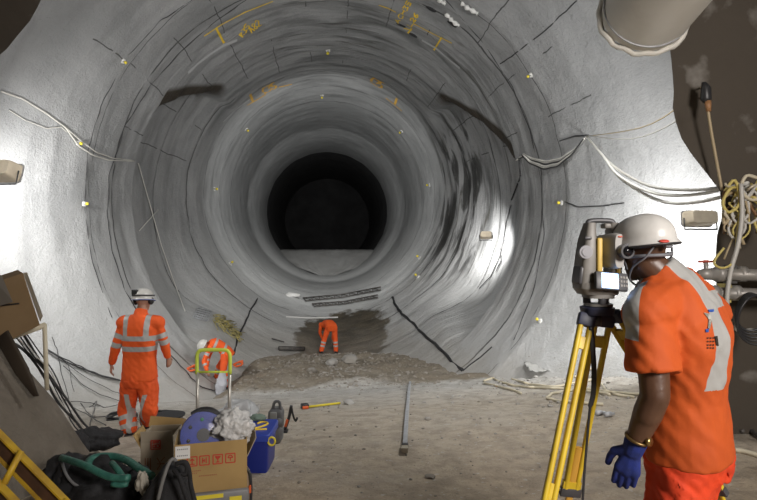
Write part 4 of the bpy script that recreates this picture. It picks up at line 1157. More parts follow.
def ts(p, J=J):
    v = -1
    q = p-J['chest']; lat = q.dot(Rb); fw = q.dot(Fb)
    ax = J['shL']; onarm = band(p, J['shL']+V((0, 0, .02)), J['elL'], .02, .6, .10) > 0 and lat < -.20
    zt = P(0, 388, Y0-.1).z
    if not onarm:
        if p.z > zt and lat < .30: v = min(.046-abs(abs(lat)-.115), p.z-zt)
        if fw < 0 and p.z > P(0, 306, Y0).z and p.z < P(0, 289, Y0).z and abs(lat) < .13: v = max(v, min(p.z-P(0, 306, Y0).z, P(0, 289, Y0).z-p.z))
    if onarm or lat < -.19:
        # strip over the front of the sleeve
        a = J['shL']-p; d = p-J['shL']
        fr = d.dot(Fb)
        if fr > 0 and P(0, 341, Y0-.2).z < p.z < P(0, 281, Y0-.2).z:
            w = d.dot(V((Rb.x, Rb.y, 0)))
            v = max(v, min(.034-abs(fr-.052), p.z-P(0, 341, Y0-.2).z))
    return v
def tl(p, J=J): return -1
t, bo, sh_ = figure('person', 'surveyor in white helmet, orange T-shirt and blue glove at the survey instrument', J, dict(skin=M_skinD, top=M_or2, legs=M_orp2, boot=M_boot), .009, 1.10,
                    short=True, tapes=ts, ptapes=tl, wr=.013, shirt_hem=-.10, eyes_on=True, bag=2.2, SH=1.0, ge=.040, AS=1.18)
PS = t
hh, r, u, f = helmet(t, J['head']+Z*.008, J['hf'], J['hu'], M_helmet, .97, peak=.03)
c = J['head']
# red oval badge and chin straps
bm = bmesh.new(); bc = c+u*.035-f*.075*1.0+(-r)*.0
ang = math.radians(218)
for aa in (0,):
    nrm = (f*math.cos(ang)*.109+(-r)*math.sin(ang)*-.134); 
BV = {}
def hp(px, py, ob, off=.002):
    dgm = ob.data
    if ob.name not in BV: BV[ob.name] = BVHTree.FromPolygons([v.co[:] for v in dgm.vertices], [p.vertices[:] for p in dgm.polygons])
    bvh = BV[ob.name]
    o_ = V((0, 0, CAMZ)); d = (P(px, py, 1)-o_).normalized(); h = bvh.ray_cast(o_, d)
    if h[0] is None: return None
    n = h[1]; n = n if n.dot(d) < 0 else -n
    return h[0]+n*off, n
h = hp(664, 241.5, hh)
if h:
    bm = bmesh.new(); p, n = h; ux = n.cross(Z).normalized(); uz = ux.cross(n)
    loft(bm, [(p, ux*.020, uz*.009), (p+n*.002, ux*.018, uz*.008)], 20); obj('badge', bm, mat('red_badge', (.55, .05, .03), .5), hh, label='red oval badge')
for k in (-1, 1):
    bm = bmesh.new()
    tube(bm, [c-f*.10+r*.045*k+u*.01, c-f*.075+r*.07*k-u*.03, c-f*.02+r*.080*k-u*.06, c+f*.03+r*.060*k-u*.105, c+f*.055-u*.135+r*.01*k], .0042, 6); obj('chin_strap', bm, M_strap, hh)
    bm = bmesh.new(); tube(bm, [c+f*.05+r*.082*k+u*.02, c+f*.02+r*.084*k-u*.03, c+f*.02+r*.075*k-u*.07], .0038, 6); obj('chin_strap', bm, M_strap, hh)
bm = bmesh.new(); tube(bm, [c+r*.082*1-u*.02+f*.01, c+r*.070-f*.07-u*.022, c-f*.108-u*.026, c-r*.070-f*.07-u*.022, c-r*.082-u*.02+f*.01], .007, 8); obj('nape_strap', bm, M_strap, hh)
# glove on the left hand
bm = bmesh.new(); hand(bm, J['wrL'], J['hdL'], J['hbL'], J['htL'], 1.12, .22, .005, splay=.015)
hd_ = J['hdL'].normalized(); el_ = (J['wrL']-J['elL']).normalized()
capsule(bm, J['wrL']-el_*.015, J['wrL']+hd_*.02, .043, .038, .8, J['hbL'])
me = voxel(bm, 'glove', .0035, 2); objm('glove', me, mat('blue_knit_glove', (.012, .028, .20), .8, col2=(.008, .018, .11), nscale=30, bump=.4, bscale=200, dist=.003), t)
bm = bmesh.new(); p = J['wrL']-el_*.035; uu, ww = ortho(el_); tube(bm, [p+(uu*math.cos(a)+ww*math.sin(a))*.042 for a in [2*PI*j/20 for j in range(20)]], .006, 8, 1, closed=True)
wt = obj('wristwatch_strap', bm, mat('brass_strap', (.20, .13, .05), .35, metal=.7), t)
bm = bmesh.new(); q = p+V((.02, -.033, 0)).normalized()*.047; nrm = (q-p).normalized(); cyl(bm, q-nrm*.004, q+nrm*.008, .017, n=20); obj('watch_case', bm, mat('brass_case', (.35, .25, .10), .3, metal=.9), wt)
# safety spectacles with blue tint on the far side of the face
ff = J['hf'].normalized(); uu = u; rr = r
bm = bmesh.new(); tube(bm, [c-rr*.078*1+uu*.012-ff*.01, c-rr*.074+uu*.010+ff*.06, c-rr*.05+uu*.006+ff*.098, c+uu*.004+ff*.108, c+rr*.05+uu*.006+ff*.098, c+rr*.074+uu*.010+ff*.06, c+rr*.078+uu*.012-ff*.01], .0035, 6)
gl = obj('spectacles', bm, M_blackp, t)
# print on the back of the shirt
def decal(polys, m, name, ob, parent, off=.004, label=None, thick=.0):
    bm = bmesh.new()
    for poly in polys:
        vs_ = []
        for x, y in poly:
            h = hp(x, y, ob, off)
            if h is None: vs_ = None; break
            vs_.append(bm.verts.new(h[0]))
        if vs_ and len(vs_) > 2: bm.faces.new(vs_)
    if bm.faces:
        bmesh.ops.solidify(bm, geom=bm.faces[:], thickness=.0015)
        return obj(name, bm, m, parent, smooth=False, label=label)
    bm.free()
M_pb = mat('blue_print', (.05, .16, .60), .6); M_pg = mat('grey_print', (.42, .42, .38), .6); M_pd = mat('dark_print', (.06, .05, .04), .6)
decal([[(707.5, 310), (713, 309.5), (713, 312), (708, 312.5)], [(705, 329), (708, 328.5), (708, 332), (705, 332)]], M_pb, 'back_print', sh_, PS, label='blue print on the back')
decal([[(703, 313), (709, 314), (711, 320), (709, 322), (707, 318)], [(708, 319), (711, 320), (709, 329), (707, 328)]], M_pg, 'back_print', sh_, PS, label='grey print on the back')
decal([[(714, 336), (716.5, 336), (718, 346), (715.5, 345)]]+[[(x, y), (x+1.2, y), (x+1.4, y+1.6), (x+.2, y+1.6)] for y in (337, 340.5, 344, 347) for x in (706.5, 709.3, 712)], M_pd, 'back_print', sh_, PS, label='dark print on the back')
# ------------------------------------------------------------------ survey instrument and tripod
YT = 2.36
def T(px, py, dy=0.0): return P(px, py, YT+dy)
M_ygl = mat('tripod_yellow', (.72, .52, .03), .45, col2=(.60, .42, .03), nscale=14)
M_ydk = mat('tripod_ochre', (.60, .33, .05), .5)
M_navy = mat('navy_casting', (.03, .035, .07), .45)
M_inst = mat('instrument_grey', (.20, .19, .17), .45, col2=(.17, .16, .145), nscale=30)
M_instd = mat('instrument_dark', (.07, .07, .075), .4)
M_inyel = mat('instrument_yellow', (.62, .43, .10), .5)
M_scr = mat('lit_screen', (.2, .4, .9), .3, emit=(.42, .62, 1), estr=3.0)
M_lens = mat('black_lens', (.01, .01, .012), .12)
t = thing('tripod', 'yellow surveying tripod with dark head standing left of the surveyor', 'tripod', (T(598, 312).x, YT, 0))
bm = bmesh.new(); c = T(597, 309); n = 6
loft(bm, [(c+V((0, 0, -.022)), V((.060, 0, 0)), V((0, .060, 0))), (c+V((0, 0, .008)), V((.066, 0, 0)), V((0, .066, 0))), (c+V((0, 0, .012)), V((.055, 0, 0)), V((0, .055, 0)))], 24, p=3); obj('tripod_head', bm, M_navy, t, angle=35)
bm = bmesh.new(); cyl(bm, c-V((0, 0, .02)), c-V((0, 0, .07)), .018); obj('centre_screw', bm, M_instd, t)
def ext(a, b, z=0.0):
    d = b-a; k = (z-a.z)/d.z; return a+d*k
legs = [((T(586, 322, -.03), T(551, 490, -.20)), 'x', .020), ((T(602.5, 322, .04), T(571.5, 485, .22)), 'x', .031), ((T(613, 318, .05), T(720, 496, .26)), 'y', .03)]
for i, ((a, m_), ax, hw) in enumerate(legs):
    foot = ext(a, m_); foot = ext(a, m_, ground(foot.x, foot.y)+.01)
    d = (foot-a).normalized(); s = V((1, 0, 0)) if ax == 'x' else V((.6, -.8, 0)); s = (s-d*s.dot(d)).normalized(); w = d.cross(s)
    Ln = (foot-a).length; mid = a+d*Ln*.56
    lg = None
    bm = bmesh.new()
    for k in (-1, 1):
        loft(bm, [(a+s*hw*k+d*.0, s*.0115, w*.0145), (mid+s*hw*.82*k, s*.0115, w*.0145)], 14, p=2.6)
    # cross spreader joins the two rails
    box(bm, a+d*.09, (hw*2, .016, .05), Matrix((s, w, d)).transposed())
    box(bm, mid-d*.02, (hw*2+.02, .022, .05), Matrix((s, w, d)).transposed())
    lg = obj('leg', bm, M_ygl, t, angle=40)
    bm = bmesh.new(); loft(bm, [(mid-d*.22, s*(hw*.5), w*.0085), (foot-d*.10, s*.016, w*.011), (foot-d*.05, s*.013, w*.011)], 14, p=4); obj('lower_leg', bm, M_ydk if i == 1 else M_ygl, lg, angle=40)
    bm = bmesh.new(); loft(bm, [(foot-d*.10, s*.018, w*.016), (foot-d*.04, s*.015, w*.014), (foot+d*.005, s*.003, w*.003)], 12); obj('foot_spike', bm, M_steel, lg)
    bm = bmesh.new(); box(bm, mid+d*.01, (hw*2+.034, .030, .042), Matrix((s, w, d)).transposed(), .004)
    cyl(bm, mid-s*(hw+.012)+d*.0, mid-s*(hw+.045), .008, n=10); box(bm, mid-s*(hw+.045), (.014, .02, .042), Matrix((s, w, d)).transposed(), .004); obj('clamp', bm, M_instd, lg, angle=40)
    bm = bmesh.new(); box(bm, a-d*.008, (hw*2+.03, .036, .055), Matrix((s, w, d)).transposed(), .006); obj('hinge', bm, M_navy, lg, angle=40)
bm = bmesh.new()
pts = [T(591, 326, -.05), T(593, 350, -.055), T(594, 375, -.06), T(593, 395, -.06), T(590, 408, -.06), T(588, 430, -.06), T(585, 465, -.06), T(582, 510, -.06)]
sp = smooth_pts(pts, 5)
for q in range(1):
    loft(bm, [(p, V((.011 if p.z > T(0, 402).z else .0055, 0, 0)), V((0, .003, 0))) for p in sp], 8, p=3)
obj('carry_strap', bm, M_blackp, t)

t = thing('total_station', 'grey and yellow survey instrument with a lit screen, mounted on the yellow tripod', 'survey instrument', T(598, 306))
bm = bmesh.new(); c = T(598, 300)
loft(bm, [(c+V((0, 0, -.024)), V((.055, 0, 0)), V((0, .055, 0))), (c+V((0, 0, -.014)), V((.055, 0, 0)), V((0, .055, 0)))], 24, p=3)
loft(bm, [(c+V((0, 0, .010)), V((.060, 0, 0)), V((0, .060, 0))), (c+V((0, 0, .026)), V((.060, 0, 0)), V((0, .060, 0)))], 24, p=3)
tb = obj('tribrach', bm, M_inst, t, angle=35)
for k in range(3):
    a = 2*PI*k/3+.5; p = c+V((math.cos(a)*.045, math.sin(a)*.045, 0)); bm = bmesh.new(); cyl(bm, p-V((0, 0, .014)), p+V((0, 0, .012)), .016, n=14); obj('levelling_screw', bm, M_instd, tb, angle=40)
# alidade: two standards on a turning base, open between them
bm = bmesh.new(); loft(bm, [(T(597, 294), V((.075, 0, 0)), V((0, .06, 0))), (T(596, 288), V((.088, 0, 0)), V((0, .075, 0))), (T(596, 282), V((.085, 0, 0)), V((0, .07, 0)))], 24, p=4)
obj('base_housing', bm, M_inst, t, angle=35)
bm = bmesh.new()
loft(bm, [(T(583.5, 286), V((.034, 0, 0)), V((0, .062, 0))), (T(585, 262), V((.032, 0, 0)), V((0, .060, 0))), (T(587, 240), V((.027, 0, 0)), V((0, .054, 0))), (T(589.5, 223), V((.018, 0, 0)), V((0, .032, 0)))], 24, p=4.5)
sd = obj('standard', bm, M_inst, t, angle=35)
bm = bmesh.new(); c = T(585, 252, -.062); cyl(bm, c+V((0, .012, 0)), c-V((0, .014, 0)), .027, n=28); cyl(bm, c-V((0, .012, 0)), c-V((0, .018, 0)), .018, n=24); obj('tangent_knob', bm, mat('knob_grey', (.28, .28, .30), .4), sd, angle=35)
bm = bmesh.new(); box(bm, T(588, 238, -.055), (.028, .012, .012), None, .002); obj('marking_plate', bm, M_instd, sd)
bm = bmesh.new(); box(bm, T(578, 275, -.01), (.022, .09, .075), (0, .12, 0), .008); obj('side_cover', bm, M_instd, sd)
bm = bmesh.new()
loft(bm, [(T(611.5, 286, .02), V((.026, 0, 0)), V((0, .055, 0))), (T(613, 262, .03), V((.025, 0, 0)), V((0, .05, 0))), (T(613, 240, .03), V((.023, 0, 0)), V((0, .048, 0))), (T(612, 223, .0), V((.019, 0, 0)), V((0, .030, 0)))], 24, p=4.5)
obj('standard', bm, M_inst, t, angle=35)
bm = bmesh.new(); box(bm, T(597.5, 262, -.035), (.022, .06, .20), None, .006); obj('inner_panel', bm, M_inyel, t, label='yellow inner panel')
bm = bmesh.new(); box(bm, T(616.5, 258, -.012), (.016, .05, .14), None, .006); obj('inner_panel', bm, M_inyel, t, label='yellow side panel')
bm = bmesh.new(); tube(bm, [T(588, 226), T(589, 221.5), T(600, 220.5), T(612, 221.5), T(613, 226)], .011, 10, 4); obj('carry_handle', bm, M_instd, t)
bm = bmesh.new(); box(bm, T(606, 226, 0), (.030, .05, .022), None, .005); obj('handle_catch', bm, M_inst, t)
# telescope
bm = bmesh.new(); d = V((-.18, 1, .0)).normalized(); c = T(607.5, 251, -.02); r_ = d.cross(Z)
loft(bm, [(c-d*.085-Z*.0, r_*.020, Z*.068), (c-d*.06, r_*.028, Z*.074), (c+d*.06, r_*.030, Z*.066), (c+d*.085, r_*.026, Z*.05)], 24, p=3.5)
te = obj('telescope', bm, mat('telescope_pale', (.38, .37, .35), .4), t, angle=35)
bm = bmesh.new(); e = c-d*.075+V((.012, 0, 0)); cyl(bm, e, e-d*.045, .026, .030, 28); ey = obj('eyepiece', bm, M_instd, te, angle=35)
bm = bmesh.new(); cyl(bm, e-d*.046, e-d*.048, .021, n=24); obj('eye_lens', bm, M_lens, ey)
bm = bmesh.new(); q = c-d*.088+Z*.058; box(bm, q, (.016, .004, .006), None, .001); obj('red_mark', bm, mat('red_mark', (.6, .08, .03), .5), te, label='small red mark')
# display unit, tipped towards the surveyor
RS = (math.radians(-14), math.radians(5), math.radians(4))
c = T(611, 281.5, -.085)
bm = bmesh.new(); box(bm, c, (.135, .022, .075), RS, .006); dsp = obj('display_unit', bm, M_instd, t, angle=35)
from mathutils import Euler
RM = Euler(RS).to_matrix()
bm = bmesh.new(); box(bm, c+RM@V((-.010, -.012, .0)), (.070, .003, .062), RS, .001); obj('screen', bm, M_scr, dsp, smooth=False)
for i in range(3):
    for j in range(3):
        bm = bmesh.new(); box(bm, c+RM@V((.038+.011*i, -.012, .018-.017*j)), (.008, .003, .010), RS, .001); obj('key', bm, M_inst, dsp, smooth=False)

# ------------------------------------------------------------------ trolley and its load
M_card = mat('brown_cardboard', (.42, .28, .11), .85, col2=(.36, .235, .09), nscale=5)
M_cardp = mat('pale_cardboard', (.42, .36, .27), .85, col2=(.36, .30, .22), nscale=5)
M_red = mat('red_print', (.50, .05, .03), .8)
M_lime = mat('lime_foam', (.66, .80, .10), .6)
M_chrome = mat('brushed_steel', (.60, .58, .53), .4, metal=.6)
M_dgrey = mat('grey_plastic', (.20, .20, .20), .5); M_lgrey = mat('trolley_grey', (.40, .39, .37), .5)
ta = V((-.26, .965, 0)).normalized(); tr = ta.cross(Z); F0 = V((-1.13, 3.78, 0)); 
RT_ = Matrix((tr, ta, Z)).transposed()
t = thing('platform_trolley', 'platform trolley with grey bumper and lime-topped steel handle on the left floor', 'trolley', F0+ta*.75+V((0, 0, ground(F0.x, F0.y+.7))))
zt = ground(-1.2, 4.0)+.17
def TP(a, r_, z): return F0+ta*a+tr*r_+V((0, 0, z))
bm = bmesh.new(); box(bm, TP(.74, 0, zt), (.46, 1.46, .05), RT_, .012); obj('deck', bm, M_lgrey, t, angle=35)
bm = bmesh.new(); box(bm, TP(0, 0, zt), (.50, .05, .09), RT_, .018); bmp = obj('bumper', bm, M_dgrey, t, angle=35)
bm = bmesh.new(); box(bm, TP(-.027, -.02, zt+.022), (.20, .004, .026), RT_); obj('yellow_label', bm, M_yel, bmp, smooth=False, label='yellow label strip')
bm = bmesh.new(); box(bm, TP(-.027, .16, zt-.008), (.08, .004, .03), RT_); obj('yellow_label', bm, M_yel, bmp, smooth=False, label='yellow sticker')
for a_, r_ in ((.12, -.17), (.12, .17), (1.36, -.17), (1.36, .17)):
    p = TP(a_, r_, 0); p.z = ground(p.x, p.y)+.055; bm = bmesh.new(); cyl(bm, p-tr*.02, p+tr*.02, .055, n=20); w_ = obj('wheel', bm, M_blackp, t, angle=40)
    bm = bmesh.new(); box(bm, V((p.x, p.y, (p.z+zt)/2)), (.06, .03, max(.03, zt-p.z)), RT_); obj('fork', bm, M_steel, w_, smooth=False)
hl, hr = P(197.5, 350, 5.2), P(229.5, 350, 5.2); hy = 5.2
bl, br = P(197.5, 0, 5.2), P(229.5, 0, 5.2); bl.z = br.z = zt; 
for a_, b_ in ((bl, hl), (br, hr)):
    bm = bmesh.new(); cyl(bm, a_-V((0, 0, .02)), V((a_.x, hy, P(0, 372, hy).z)), .016, n=12); obj('upright', bm, M_chrome, t)
bm = bmesh.new(); tube(bm, [P(197, 374, hy), P(197, 357, hy), P(198.5, 352, hy), P(203, 350, hy), P(224, 350, hy), P(228.5, 352, hy), P(230, 357, hy), P(230, 374, hy)], .017, 12, 3)
tube(bm, [P(197, 372, hy), P(230, 372, hy)], .010, 10); obj('foam_grip', bm, M_lime, t, label='lime green foam handle top')
# cardboard box standing on the deck
def carton(name, label, corners_front, depth, dv, z0, m, flaps=None, open_top=True, back_col=None):
    """front face bottom-left, bottom-right; wall panels with thickness"""
    bl_, br_, h = corners_front; d = V(dv).normalized()*depth; th = .006
    t = thing(name, label, 'box', (bl_+br_)/2+d*.5)
    ux = (br_-bl_); L_ = ux.length; ux.normalize(); dn = d.normalized()
    R = Matrix((ux, dn, Z)).transposed()
    cen = (bl_+br_)/2
    bm = bmesh.new(); box(bm, cen+Z*h/2, (L_, th, h), R); box(bm, cen+d+Z*h/2, (L_, th, h), R)
    box(bm, bl_+d/2+Z*h/2, (th, depth+th, h), R); box(bm, br_+d/2+Z*h/2, (th, depth+th, h), R); box(bm, cen+d/2+Z*th/2, (L_, depth, th), R)
    b_ = obj('box_walls', bm, m, t, smooth=False)
    return t, b_, R, ux, dn, cen, L_
bl_ = TP(.05, -.235, zt+.027); br_ = TP(.05, .235, zt+.027)
tx, bw, R, ux, dn, cen, L_ = carton('cardboard_box', 'brown cardboard box with red handling symbols standing on the trolley', (bl_, br_, .335), .34, ta, 0, M_card)
bm = bmesh.new(); box(bm, cen+ux*(L_/2+.035)+dn*.17+Z*.27, (.005, .30, .14), R@Euler((0, .45, 0)).to_matrix()); obj('flap', bm, M_cardp, tx, smooth=False)
def face_decal(polys, m, name, parent, cen, ux, dn, off=.005, label=None, z0=0.0):
    bm = bmesh.new(); R = Matrix((ux, dn, Z)).transposed()
    for (x0, z0_, x1, z1) in polys:
        dx, dz = x1-x0, z1-z0_; L2 = math.hypot(dx, dz); a = math.atan2(dz, dx)
        box(bm, cen+ux*(x0+x1)/2+Z*(z0_+z1)/2-dn*off, (L2, .0016, .007), R@Euler((0, -a, 0)).to_matrix())
    return obj(name, bm, m, parent, smooth=False, label=label)
def sq(x, z, s): return [(x, z, x+s, z), (x+s, z, x+s, z+s), (x+s, z+s, x, z+s), (x, z+s, x, z)]
S_ = .062; zz = .185
xs_ = [-.155, -.075, .012, .095]
pl = sum([sq(x, zz, S_) for x in xs_], [])
x = xs_[0]; pl += [(x+.031, zz+.012, x+.031, zz+.05), (x+.018, zz+.036, x+.031, zz+.05), (x+.044, zz+.036, x+.031, zz+.05), (x+.014, zz+.012, x+.048, zz+.012)]
x = xs_[1]; pl += [(x+.018, zz+.012, x+.018, zz+.05), (x+.042, zz+.012, x+.042, zz+.05), (x+.018, zz+.03, x+.03, zz+.03), (x+.03, zz+.02, x+.03, zz+.04)]
x = xs_[2]; pl += [(x+.014, zz+.050, x+.048, zz+.050), (x+.014, zz+.05, x+.031, zz+.03), (x+.048, zz+.05, x+.031, zz+.03), (x+.031, zz+.03, x+.031, zz+.012), (x+.02, zz+.012, x+.042, zz+.012), (x+.02, zz+.043, x+.042, zz+.043)]
x = xs_[3]; pl += [(x+.014, zz+.034, x+.024, zz+.05), (x+.024, zz+.05, x+.038, zz+.05), (x+.038, zz+.05, x+.048, zz+.034), (x+.014, zz+.034, x+.048, zz+.034), (x+.031, zz+.034, x+.031, zz+.012)]
face_decal(pl, M_red, 'handling_symbols', bw, cen, ux, dn, label='red handling symbols')
pl = [(-.16+.012*i, .150, -.152+.012*i, .150) for i in range(8)]+[(-.16+.012*i, .135, -.153+.012*i, .135) for i in range(6)]+[(-.08+.012*i, .112, -.072+.012*i, .112) for i in range(10)]
face_decal(pl, mat('faint_red_print', (.36, .14, .07), .8), 'small_print', bw, cen, ux, dn, label='faint red small print')
bm = bmesh.new(); box(bm, cen-ux*.185+Z*.283-dn*.005, (.095, .002, .085), R); lb = obj('paper_label', bm, M_white, bw, smooth=False, label='white paper label')
face_decal([(-.22+.012*i, zq, -.213+.012*i, zq) for zq in (.305, .262) for i in range(6)], M_dgrey, 'label_print', bw, cen, ux, dn, off=.007)
# blue reel in clear film and white bag in the box / on the deck
M_blue = mat('blue_reel', (.015, .04, .36), .35, col2=(.01, .03, .24), nscale=12)
M_film = mat('clear_film', (.75, .77, .78), .12, alpha=.07, spec=.8)
M_bag = mat('white_bag_film', (.72, .72, .70), .35, col2=(.58, .58, .57), nscale=6, bump=.8, bscale=14, dist=.03, alpha=.93)
c = P(203, 434, 4.02)
t = thing('cable_reel', 'round blue reel wrapped in clear film behind the cardboard box', 'reel', c-V((0, 0, .17)))
ra = V((.35, -1, .25)).normalized(); u_, w_ = ortho(ra)
bm = bmesh.new(); 
for k in (-1, 1): loft(bm, [(c+ra*(.075*k-.008), u_*.155, w_*.155), (c+ra*(.075*k+.008), u_*.155, w_*.155)], 40)
cyl(bm, c-ra*.07, c+ra*.07, .10, n=30); rl = obj('drum', bm, M_blue, t, angle=35)
bm = bmesh.new(); cyl(bm, c+ra*.08, c+ra*.088, .045, n=24); obj('hub', bm, M_blackp, rl, angle=35)
for k in range(7):
    a = k*2*PI/7+.3; q = c+ra*.084+(u_*math.cos(a)+w_*math.sin(a))*.105; bm = bmesh.new(); cyl(bm, q, q+ra*.003, .013, n=12); obj('spot', bm, mat('green_spot', (.05, .25, .14), .5) if k % 2 else M_blackp, rl)
bm = bmesh.new(); loft(bm, [(c+ra*k, u_*r__, w_*r__) for k, r__ in ((-.11, .10), (-.09, .155), (-.05, .170), (.05, .174), (.09, .16), (.11, .10))], 36)
for v in bm.verts: v.co += v.co.normalized()*.018*noise.noise(v.co*11)
obj('clear_film', bm, M_film, t, label='clear plastic film')
bm = bmesh.new(); tube(bm, [P(192, 414, 4.12), P(201, 409.5, 4.12), P(212, 410, 4.12), P(221, 417, 4.12), P(226, 430, 4.12)], .018, 10); 
o = obj('black_strap', bm, M_blackp); tag(o, 'black strap arched over the top of the wrapped blue reel', 'strap')
def blob(name, c, rx, ry, rz, m, amp=.3, fr=3.0, seed=0, sub=4, base=None):
    bm = bmesh.new(); bmesh.ops.create_icosphere(bm, subdivisions=sub, radius=1)
    for v in bm.verts:
        q = v.co; k = 1+amp*noise.noise(q*fr*.5+V((seed, 0, 0)))+amp*.6*abs(noise.noise(q*fr+V((seed, 5, 0))))+amp*.25*noise.noise(q*fr*2.5+V((seed, 9, 0)))
        v.co = V(c)+V((q.x*rx*k, q.y*ry*k, q.z*rz*k))
        if base is not None and v.co.z < base: v.co.z = base
    return bm
bm = blob('b', P(232, 428, 3.98), .13, .10, .115, M_bag, .42, 4.4, 3, sub=5)
o = obj('plastic_bag', bm, M_bag); tag(o, 'crumpled white plastic bag bulging out of the right side of the cardboard box', 'bag')
# rolled tan pad beside the box
bm = bmesh.new(); p = P(246.5, 472, 3.95); gq = ground(p.x, p.y)
loft(bm, [(V((p.x, p.y, gq+.0)), V((.03, 0, 0)), V((0, .06, 0))), (V((p.x, p.y, gq+.16)), V((.034, 0, 0)), V((0, .065, 0))), (V((p.x-.01, p.y, gq+.27)), V((.03, 0, 0)), V((0, .06, 0))), (V((p.x-.015, p.y, gq+.31)), V((.015, 0, 0)), V((0, .03, 0)))], 18, p=2.5)
t = thing('rolled_pad', 'tan roll with black edges standing between the cardboard box and the blue bin', 'roll', (p.x, p.y, gq)); obj('pad', bm, mat('tan_pad', (.30, .22, .14), .8), t)
bm = bmesh.new(); tube(bm, [V((p.x+.033, p.y-.03, gq+.02)), V((p.x+.04, p.y-.03, gq+.15)), V((p.x+.03, p.y-.03, gq+.27)), V((p.x+.0, p.y-.03, gq+.315))], .010, 8); obj('black_edge', bm, M_blackp, t)
bm = bmesh.new(); box(bm, V((p.x+.036, p.y-.045, gq+.17)), (.012, .02, .05)); obj('orange_tab', bm, M_orpl, t, label='orange tab', smooth=False)

# open pale carton
b0 = P(141, 470, 4.5); b1 = P(173, 466, 4.53); gq = min(ground(b0.x, b0.y), ground(b1.x, b1.y))
b0.z = b1.z = ground(b0.x, b0.y)+.005
hh_ = P(0, 437, 4.5).z-b0.z
dn_ = V((-(b1-b0).normalized().y*-1*-1, (b1-b0).normalized().x, 0)); dn_ = Z.cross((b1-b0)).normalized()
tx, bw, R, ux, dn, cen, L_ = carton('cardboard_box', 'open pale cardboard box with a red stamp, its flaps up, beside the walking worker', (b0, b1, hh_), .30, dn_, 0, M_cardp)
bm = bmesh.new(); box(bm, cen+dn*.33+Z*(hh_+.01), (L_+.05, .005, .09), R@Euler((-.35, .12, 0)).to_matrix()); obj('flap', bm, M_card, tx, smooth=False)
bm = bmesh.new(); box(bm, cen-ux*(L_/2+.03)+dn*.13+Z*(hh_-.04), (.005, .26, .13), R@Euler((0, -.5, 0)).to_matrix()); obj('flap', bm, M_card, tx, smooth=False)
bm = bmesh.new(); box(bm, cen-dn*.015+Z*(hh_-.0)+ux*.0, (L_*.98, .005, .10), R@Euler((.25, 0, 0)).to_matrix()); obj('flap', bm, M_cardp, tx, smooth=False)
z3 = hh_-.095
face_decal([(-.035, z3+.008*i, .035, z3+.008*i) for i in range(9)][:0]+sq(-.04, z3, .07)+sq(-.025, z3+.013, .02)+sq(.0, z3+.013, .022)+[(-.03, z3+.05, .02, z3+.05), (-.03, z3+.06, .02, z3+.06)], M_red, 'red_stamp', bw, cen, ux, dn, off=.022, label='red stamp')
z3 = hh_-.27; bp_ = mat('brown_print', (.28, .12, .06), .8)
face_decal([(-.09, z3, -.09, z3+.10), (-.07, z3, -.07, z3+.10), (-.05, z3, -.05, z3+.10), (-.10, z3, -.04, z3), (.0, z3, .03, z3+.05), (.03, z3+.05, .0, z3+.10), (.03, z3, .06, z3+.04), (.06, z3+.1, .03, z3+.07), (.0, z3+.05, .06, z3+.05)], bp_, 'brown_symbols', bw, cen, ux, dn, off=.005, label='brown printed symbols')

# blue lidded bin
M_bin = mat('blue_bin_plastic', (.012, .025, .22), .4); 
f0, f1 = P(244.5, 477, 4.85), P(267.5, 477, 4.85); gq = ground(f0.x, 4.9); 
t = thing('storage_bin', 'dark blue lidded plastic bin right of the trolley', 'bin', ((f0.x+f1.x)/2, 5.05, gq))
cx_ = (f0.x+f1.x)/2; cy_ = 5.06; hz = P(0, 439, 4.82).z-gq
bm = bmesh.new(); loft(bm, [(V((cx_, cy_, gq)), V((.088, 0, 0)), V((0, .185, 0))), (V((cx_, cy_, gq+.02)), V((.095, 0, 0)), V((0, .19, 0))), (V((cx_, cy_, gq+hz)), V((.105, 0, 0)), V((0, .21, 0)))], 32, p=9); obj('bin_body', bm, M_bin, t, angle=30)
bm = bmesh.new(); loft(bm, [(V((cx_, cy_, gq+hz-.03)), V((.122, 0, 0)), V((0, .228, 0))), (V((cx_, cy_, gq+hz+.02)), V((.124, 0, 0)), V((0, .23, 0))), (V((cx_, cy_, gq+hz+.032)), V((.116, 0, 0)), V((0, .222, 0))), (V((cx_, cy_, gq+hz+.034)), V((.10, 0, 0)), V((0, .20, 0)))], 32, p=9); ld = obj('lid', bm, mat('blue_lid', (.03, .06, .36), .4), t, angle=30)
zl = gq+hz+.036
bm = bmesh.new(); tube(bm, [V((cx_-.05, cy_+.07, zl)), V((cx_-.01, cy_+.12, zl)), V((cx_+.045, cy_+.08, zl)), V((cx_+.02, cy_-.0, zl)), V((cx_-.06, cy_-.10, zl)), V((cx_+.0, cy_-.10, zl)), V((cx_+.07, cy_-.09, zl))], .010, 6); obj('painted_number', bm, M_paint, ld, label='yellow number 2')
bm = bmesh.new(); q = V((cx_+.135, cy_-.21, gq+hz-.03)); tube(bm, [q+V((.0, .0, 0))+V((math.cos(a)*.03, 0, math.sin(a)*.035)) for a in [2*PI*j/12 for j in range(12)]], .009, 6, 2, closed=True); obj('rope_loop', bm, M_yel, ld, label='yellow rope loop')
bm = blob('b', P(258, 420, 5.25), .07, .05, .03, M_dgrey, .3, 3, 8); 
for v in bm.verts: v.co.z += (zl+.02)-P(258, 420, 5.25).z
o = obj('green_cloth', bm, mat('grey_green_cloth', (.16, .22, .18), .9)); tag(o, 'small grey-green rag on the back of the blue bin lid', 'rag')

